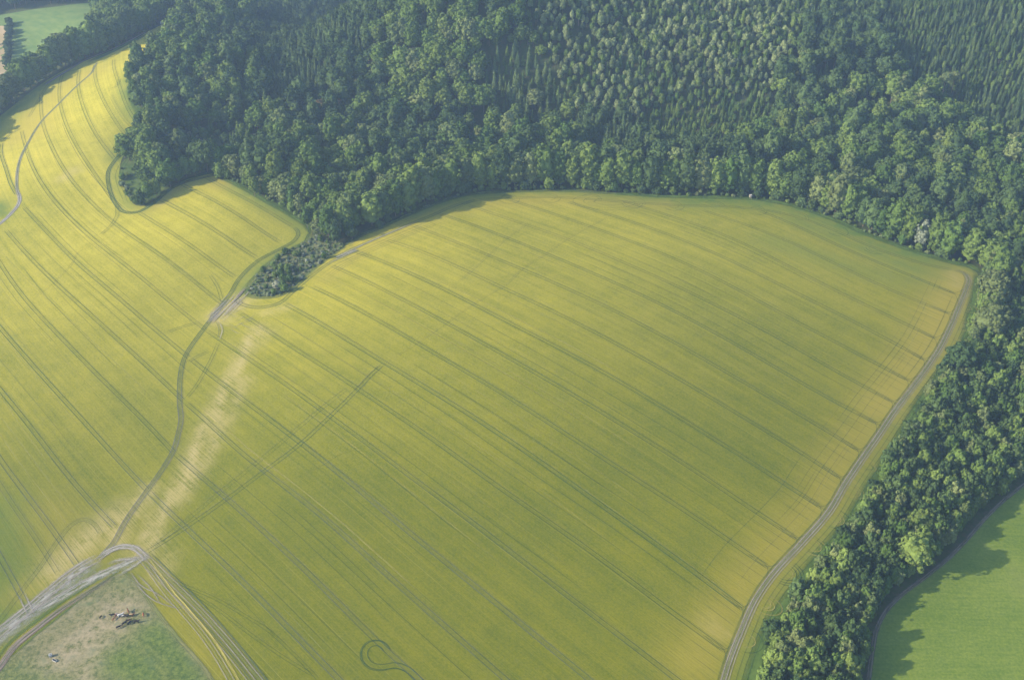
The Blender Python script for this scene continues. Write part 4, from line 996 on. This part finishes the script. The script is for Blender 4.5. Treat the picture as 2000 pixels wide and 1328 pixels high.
# ------------------------------------------------------------------ cattle
def cow_mesh(name, head_down):
    bm = bmesh.new(); sk = bm.verts.layers.skin.verify(); V = {}
    def v(k, x, y, z, rx, ry=None):
        a = bm.verts.new((x, y, z)); a[sk].radius = (rx, ry or rx); V[k] = a
    v('pelvis', -.62, 0, 1.12, .34, .30); v('loin', -.25, 0, 1.08, .36, .33); v('belly', .15, 0, 1.05, .38, .34); v('chest', .55, 0, 1.08, .34, .34); v('sh', .80, 0, 1.15, .27, .26)
    if head_down: v('neck', 1.10, 0, .95, .17); v('poll', 1.32, .03, .62, .13); v('face', 1.42, .05, .40, .105); v('muz', 1.48, .05, .22, .085)
    else: v('neck', 1.05, 0, 1.35, .17); v('poll', 1.28, 0, 1.52, .14); v('face', 1.48, 0, 1.42, .11); v('muz', 1.66, 0, 1.32, .085)
    for s_ in (-1, 1):
        v(f'hip{s_}', -.72, s_ * .20, .95, .19); v(f'stifle{s_}', -.60, s_ * .23, .72, .13); v(f'hock{s_}', -.80, s_ * .22, .45, .075); v(f'hf{s_}', -.74, s_ * .22, .06, .06); v(f'hh{s_}', -.70, s_ * .22, .03, .07)
        v(f'elb{s_}', .66, s_ * .20, .82, .14); v(f'knee{s_}', .70, s_ * .20, .45, .075); v(f'ff{s_}', .68, s_ * .20, .06, .055); v(f'fh{s_}', .73, s_ * .20, .03, .065)
        p = V['poll'].co; v(f'ear{s_}', p.x - .05, p.y + s_ * .22, p.z + .02, .04, .06); v(f'horn{s_}', p.x + .05, p.y + s_ * .16, p.z + .17, .025)
    v('tail', -.95, 0, 1.22, .05); v('tail2', -1.02, 0, .80, .03); v('tuft', -1.02, 0, .50, .05)
    E = [('pelvis','loin'),('loin','belly'),('belly','chest'),('chest','sh'),('sh','neck'),('neck','poll'),('poll','face'),('face','muz'),('pelvis','tail'),('tail','tail2'),('tail2','tuft')]
    for s_ in (-1, 1): E += [('pelvis',f'hip{s_}'),(f'hip{s_}',f'stifle{s_}'),(f'stifle{s_}',f'hock{s_}'),(f'hock{s_}',f'hf{s_}'),(f'hf{s_}',f'hh{s_}'),('chest',f'elb{s_}'),(f'elb{s_}',f'knee{s_}'),(f'knee{s_}',f'ff{s_}'),(f'ff{s_}',f'fh{s_}'),('poll',f'ear{s_}'),('poll',f'horn{s_}')]
    for a, b in E: bm.edges.new((V[a], V[b]))
    bm.verts.ensure_lookup_table(); V['pelvis'][sk].use_root = True
    me = bpy.data.meshes.new(name); bm.to_mesh(me); bm.free()
    o = bpy.data.objects.new(name, me); COL.objects.link(o); o.modifiers.new("skin", 'SKIN'); ss = o.modifiers.new("sub", 'SUBSURF'); ss.levels = 1; ss.render_levels = 1
    dg = bpy.context.evaluated_depsgraph_get(); out = bpy.data.meshes.new_from_object(o.evaluated_get(dg)); bpy.data.objects.remove(o)
    out.polygons.foreach_set("use_smooth", np.ones(len(out.polygons), bool)); out.name = name
    return out
def coat(name, a, b=None):
    s = NT(name); tc = s.n('ShaderNodeTexCoord').outputs['Object']
    if b is None: n = s.noise(tc, 3, 2); return s.out(s.mix(s.ramp(n, .3, .7), a, tuple(x * 1.3 for x in a)), .7)
    n = s.noise(tc, 1.6, 1); return s.out(s.mix(s.ramp(n, .48, .52), a, b), .7)
COATS = {'black': coat("black_coat", (.025, .022, .022)), 'brown': coat("brown_coat", (.13, .065, .035)), 'tan': coat("tan_coat", (.42, .30, .16)), 'white': coat("white_coat", (.42, .41, .39)), 'pied': coat("pied_coat", (.04, .035, .035), (.42, .41, .38)), 'grey': coat("grey_coat", (.16, .14, .13)), 'red': coat("red_coat", (.20, .075, .04))}
cowm = {False: cow_mesh("cow_standing", False), True: cow_mesh("cow_grazing", True)}
cmesh = {}
COWS = [(221.4,1203,'black',200,0,1.0,"black cow at the left end of the upper row of the herd"),
 (226.6,1204,'brown',100,1,.95,"brown cow second from the left in the upper row of the herd"),
 (230.5,1202.5,'grey',160,1,1.05,"grey-brown cow left of the white cow in the upper row"),
 (235.6,1203.6,'white',25,0,1.1,"white cow in the middle of the upper row of the herd"),
 (242,1205,'pied',10,1,1.0,"dark and white patched cow just right of the white cow"),
 (247,1204.6,'black',-10,0,1.05,"black cow at the right end of the upper row of the herd"),
 (222,1210.5,'red',80,1,.7,"small reddish calf below the left end of the upper row"),
 (251.4,1196.6,'brown',120,0,1.0,"brown cow standing topmost of the herd"),
 (257,1201.8,'tan',190,1,.8,"tan calf between the topmost cow and the small brown one"),
 (260.6,1202.4,'brown',60,0,.75,"small brown calf right of the tan calf"),
 (280.6,1202.8,'red',110,1,.95,"reddish brown cow standing apart at the right of the herd"),
 (267,1216.2,'black',5,0,1.15,"black cow by itself at the lower right of the herd"),
 (251,1214,'brown',30,1,1.0,"dark brown cow at the top of the lower cluster"),
 (253,1218,'black',60,1,.95,"black cow right of centre in the lower cluster"),
 (243,1219.6,'black',50,0,1.1,"black cow left of centre in the lower cluster"),
 (232,1226.6,'black',28,1,1.0,"black cow lowest and farthest left of the lower cluster"),
 (196.8,1206.8,'black',75,1,.75,"small dark calf standing alone left of the herd")]
for px, py, ct, ang, hd, s, lab in COWS:
    key = (ct, bool(hd))
    if key not in cmesh: m = cowm[bool(hd)].copy(); m.materials.clear(); m.materials.append(COATS[ct]); cmesh[key] = m
    q = P([(px, py)])[0]; o = bpy.data.objects.new('cow', cmesh[key]); COL.objects.link(o)
    o.location = (q[0], q[1], q[2] + .09); o.rotation_euler = (0, 0, R(ang)); o.scale = (s, s, s); tag(o, lab, 'cow', "cattle grazing in the corner pasture")

# ------------------------------------------------------------------ small built things
def bx(bm, cx, cy_, cz, sx_, sy_, sz_, mat=0, bevel=0.0):
    r = bmesh.ops.create_cube(bm, size=1, matrix=Matrix.Translation((cx, cy_, cz)) @ Matrix.Diagonal((sx_, sy_, sz_, 1)))
    if bevel: bmesh.ops.bevel(bm, geom=list({e for v in r['verts'] for e in v.link_edges}), offset=bevel, segments=2, affect='EDGES')
def cyl(bm, c, r, d, axis='Z', seg=16, r2=None):
    m = Matrix.Translation(c)
    if axis == 'X': m = m @ Matrix.Rotation(R(90), 4, 'Y')
    if axis == 'Y': m = m @ Matrix.Rotation(R(90), 4, 'X')
    bmesh.ops.create_cone(bm, cap_ends=True, segments=seg, radius1=r, radius2=r if r2 is None else r2, depth=d, matrix=m)
def part(name, fn, mat, parent):
    bm = bmesh.new(); fn(bm); me = bpy.data.meshes.new(name); bm.to_mesh(me); bm.free(); return link(name, me, [mat], parent)
def root_at(name, px, py, rz, label, cat, dz=.09):
    q = P([(px, py)])[0]; o = bpy.data.objects.new(name, None); COL.objects.link(o); o.location = (q[0], q[1], q[2] + dz); o.rotation_euler = (0, 0, R(rz)); return tag(o, label, cat)
MW = plainmat("white_paint", (.72, .73, .74), (.80, .80, .80), 1.0, .4); MG = plainmat("galvanised", (.40, .41, .42), (.50, .51, .52), 2.0, .4)
MB = plainmat("rubber", (.03, .03, .03), (.05, .05, .05), 2.0); MGL = plainmat("dark_glass", (.03, .04, .05), (.05, .06, .07), 1.0, .1); MWD = plainmat("weathered_wood", (.30, .27, .23), (.42, .40, .36), 3.0)
MPL = plainmat("pale_plastic", (.34, .35, .34), (.44, .44, .43), 2.0, .5)
w = root_at('water_tank', 99.5, 1281.5, 20, "pale water tank, the upper left of two whitish items in the pasture", 'water tank')
part('tank', lambda b: bx(b, 0, 0, .78, 1.2, 1.0, 1.0, bevel=.1), MPL, w)
def cage(b):
    for z in (.3, .6, .9, 1.2): bx(b, 0, .52, z, 1.24, .03, .03); bx(b, 0, -.52, z, 1.24, .03, .03); bx(b, .62, 0, z, .03, 1.07, .03); bx(b, -.62, 0, z, .03, 1.07, .03)
    for x in (-.6, -.2, .2, .6): bx(b, x, .55, .75, .03, .03, 1.1); bx(b, x, -.55, .75, .03, .03, 1.1)
part('cage', cage, MG, w); part('pallet', lambda b: [bx(b, 0, y, .08, 1.2, .14, .14) for y in (-.42, 0, .42)] + [bx(b, x, 0, .18, .12, 1.0, .04) for x in (-.5, -.25, 0, .25, .5)], MWD, w); part('lid', lambda b: cyl(b, (0, 0, 1.32), .2, .06), MB, w)
def trough(b):
    bx(b, 0, 0, .12, 1.7, .8, .08)
    for s_ in (-1, 1): bx(b, 0, s_ * .42, .36, 1.8, .06, .5); bx(b, s_ * .88, 0, .36, .06, .78, .5)
w = root_at('water_trough', 107, 1290.5, -25, "pale trough, the lower right of two whitish items in the pasture", 'trough')
part('basin', trough, MPL, w); part('water', lambda b: bx(b, 0, 0, .48, 1.68, .76, .02), MGL, w)
part('leg', lambda b: [bx(b, x, y, .05, .1, .1, .1) for x in (-.7, .7) for y in (-.3, .3)], MG, w)
v_ = root_at('parked_van', 318.5, 47.5, 70, "tiny white van parked at the tip of the field where belt and forest meet", 'van', .3)
def vanbody(b):
    prof = [(-2.3, .35), (2.3, .35), (2.4, .9), (1.75, 1.15), (1.2, 2.0), (.9, 2.15), (-2.2, 2.2), (-2.35, 1.9)]
    a = [b.verts.new((x, -.95, z)) for x, z in prof]; c = [b.verts.new((x, .95, z)) for x, z in prof]; b.faces.new(a[::-1]); b.faces.new(c)
    for i in range(len(prof)): b.faces.new((a[i], a[(i + 1) % 8], c[(i + 1) % 8], c[i]))
part('body', vanbody, MW, v_)
for x in (-1.5, 1.5):
    for y in (-.93, .93): part('wheel', lambda b: cyl(b, (x, y, .33), .33, .22, 'Y'), MB, v_)
part('windscreen', lambda b: [b.faces.new([b.verts.new(q) for q in ((1.76, -.8, 1.2), (1.76, .8, 1.2), (1.27, .75, 1.93), (1.27, -.75, 1.93))])], MGL, v_)
for y in (-.96, .96): part('side_window', lambda b: bx(b, .85, y, 1.55, .7, .03, .5), MGL, v_)
h = root_at('hunting_hide', 1465.5, 388.5, 10, "small pale wooden hide at the foot of the forest edge above the field's right shoulder", 'hide', .12)
part('cabin', lambda b: bx(b, 0, 0, 1.9, 1.3, 1.3, 1.5, bevel=.03), MWD, h); part('roof', lambda b: bx(b, 0, 0, 2.72, 1.6, 1.6, .1), MG, h)
for x in (-.55, .55):
    for y in (-.55, .55): part('leg', lambda b: bx(b, x, y, .58, .1, .1, 1.14), MWD, h)
part('window', lambda b: bx(b, 0, -.66, 2.1, .8, .03, .35), MGL, h); part('ladder', lambda b: [bx(b, x, -.95, .6, .05, .06, 1.3) for x in (-.2, .2)] + [bx(b, 0, -.95, z, .4, .04, .05) for z in (.2, .5, .8, 1.1)], MWD, h)

# ------------------------------------------------------------------ haze
bm = bmesh.new(); zlo = float(co[:, 2].min()) - 12
bmesh.ops.create_cube(bm, size=1, matrix=Matrix.Translation((0, 2500, (zlo + CAM_H + 8) / 2)) @ Matrix.Diagonal((8600, 8300, CAM_H + 8 - zlo, 1)))
me = bpy.data.meshes.new("haze"); bm.to_mesh(me); bm.free(); s = NT("haze")
pv = s.n('ShaderNodeVolumePrincipled'); pv.inputs['Color'].default_value = (*HAZE_COLOR, 1); pv.inputs['Density'].default_value = HAZE_DENSITY; pv.inputs['Anisotropy'].default_value = .2
o = s.n('ShaderNodeOutputMaterial'); s.l(pv.outputs[0], o.inputs['Volume'])
tag(link("haze", me, [s.m]), kind='stuff')
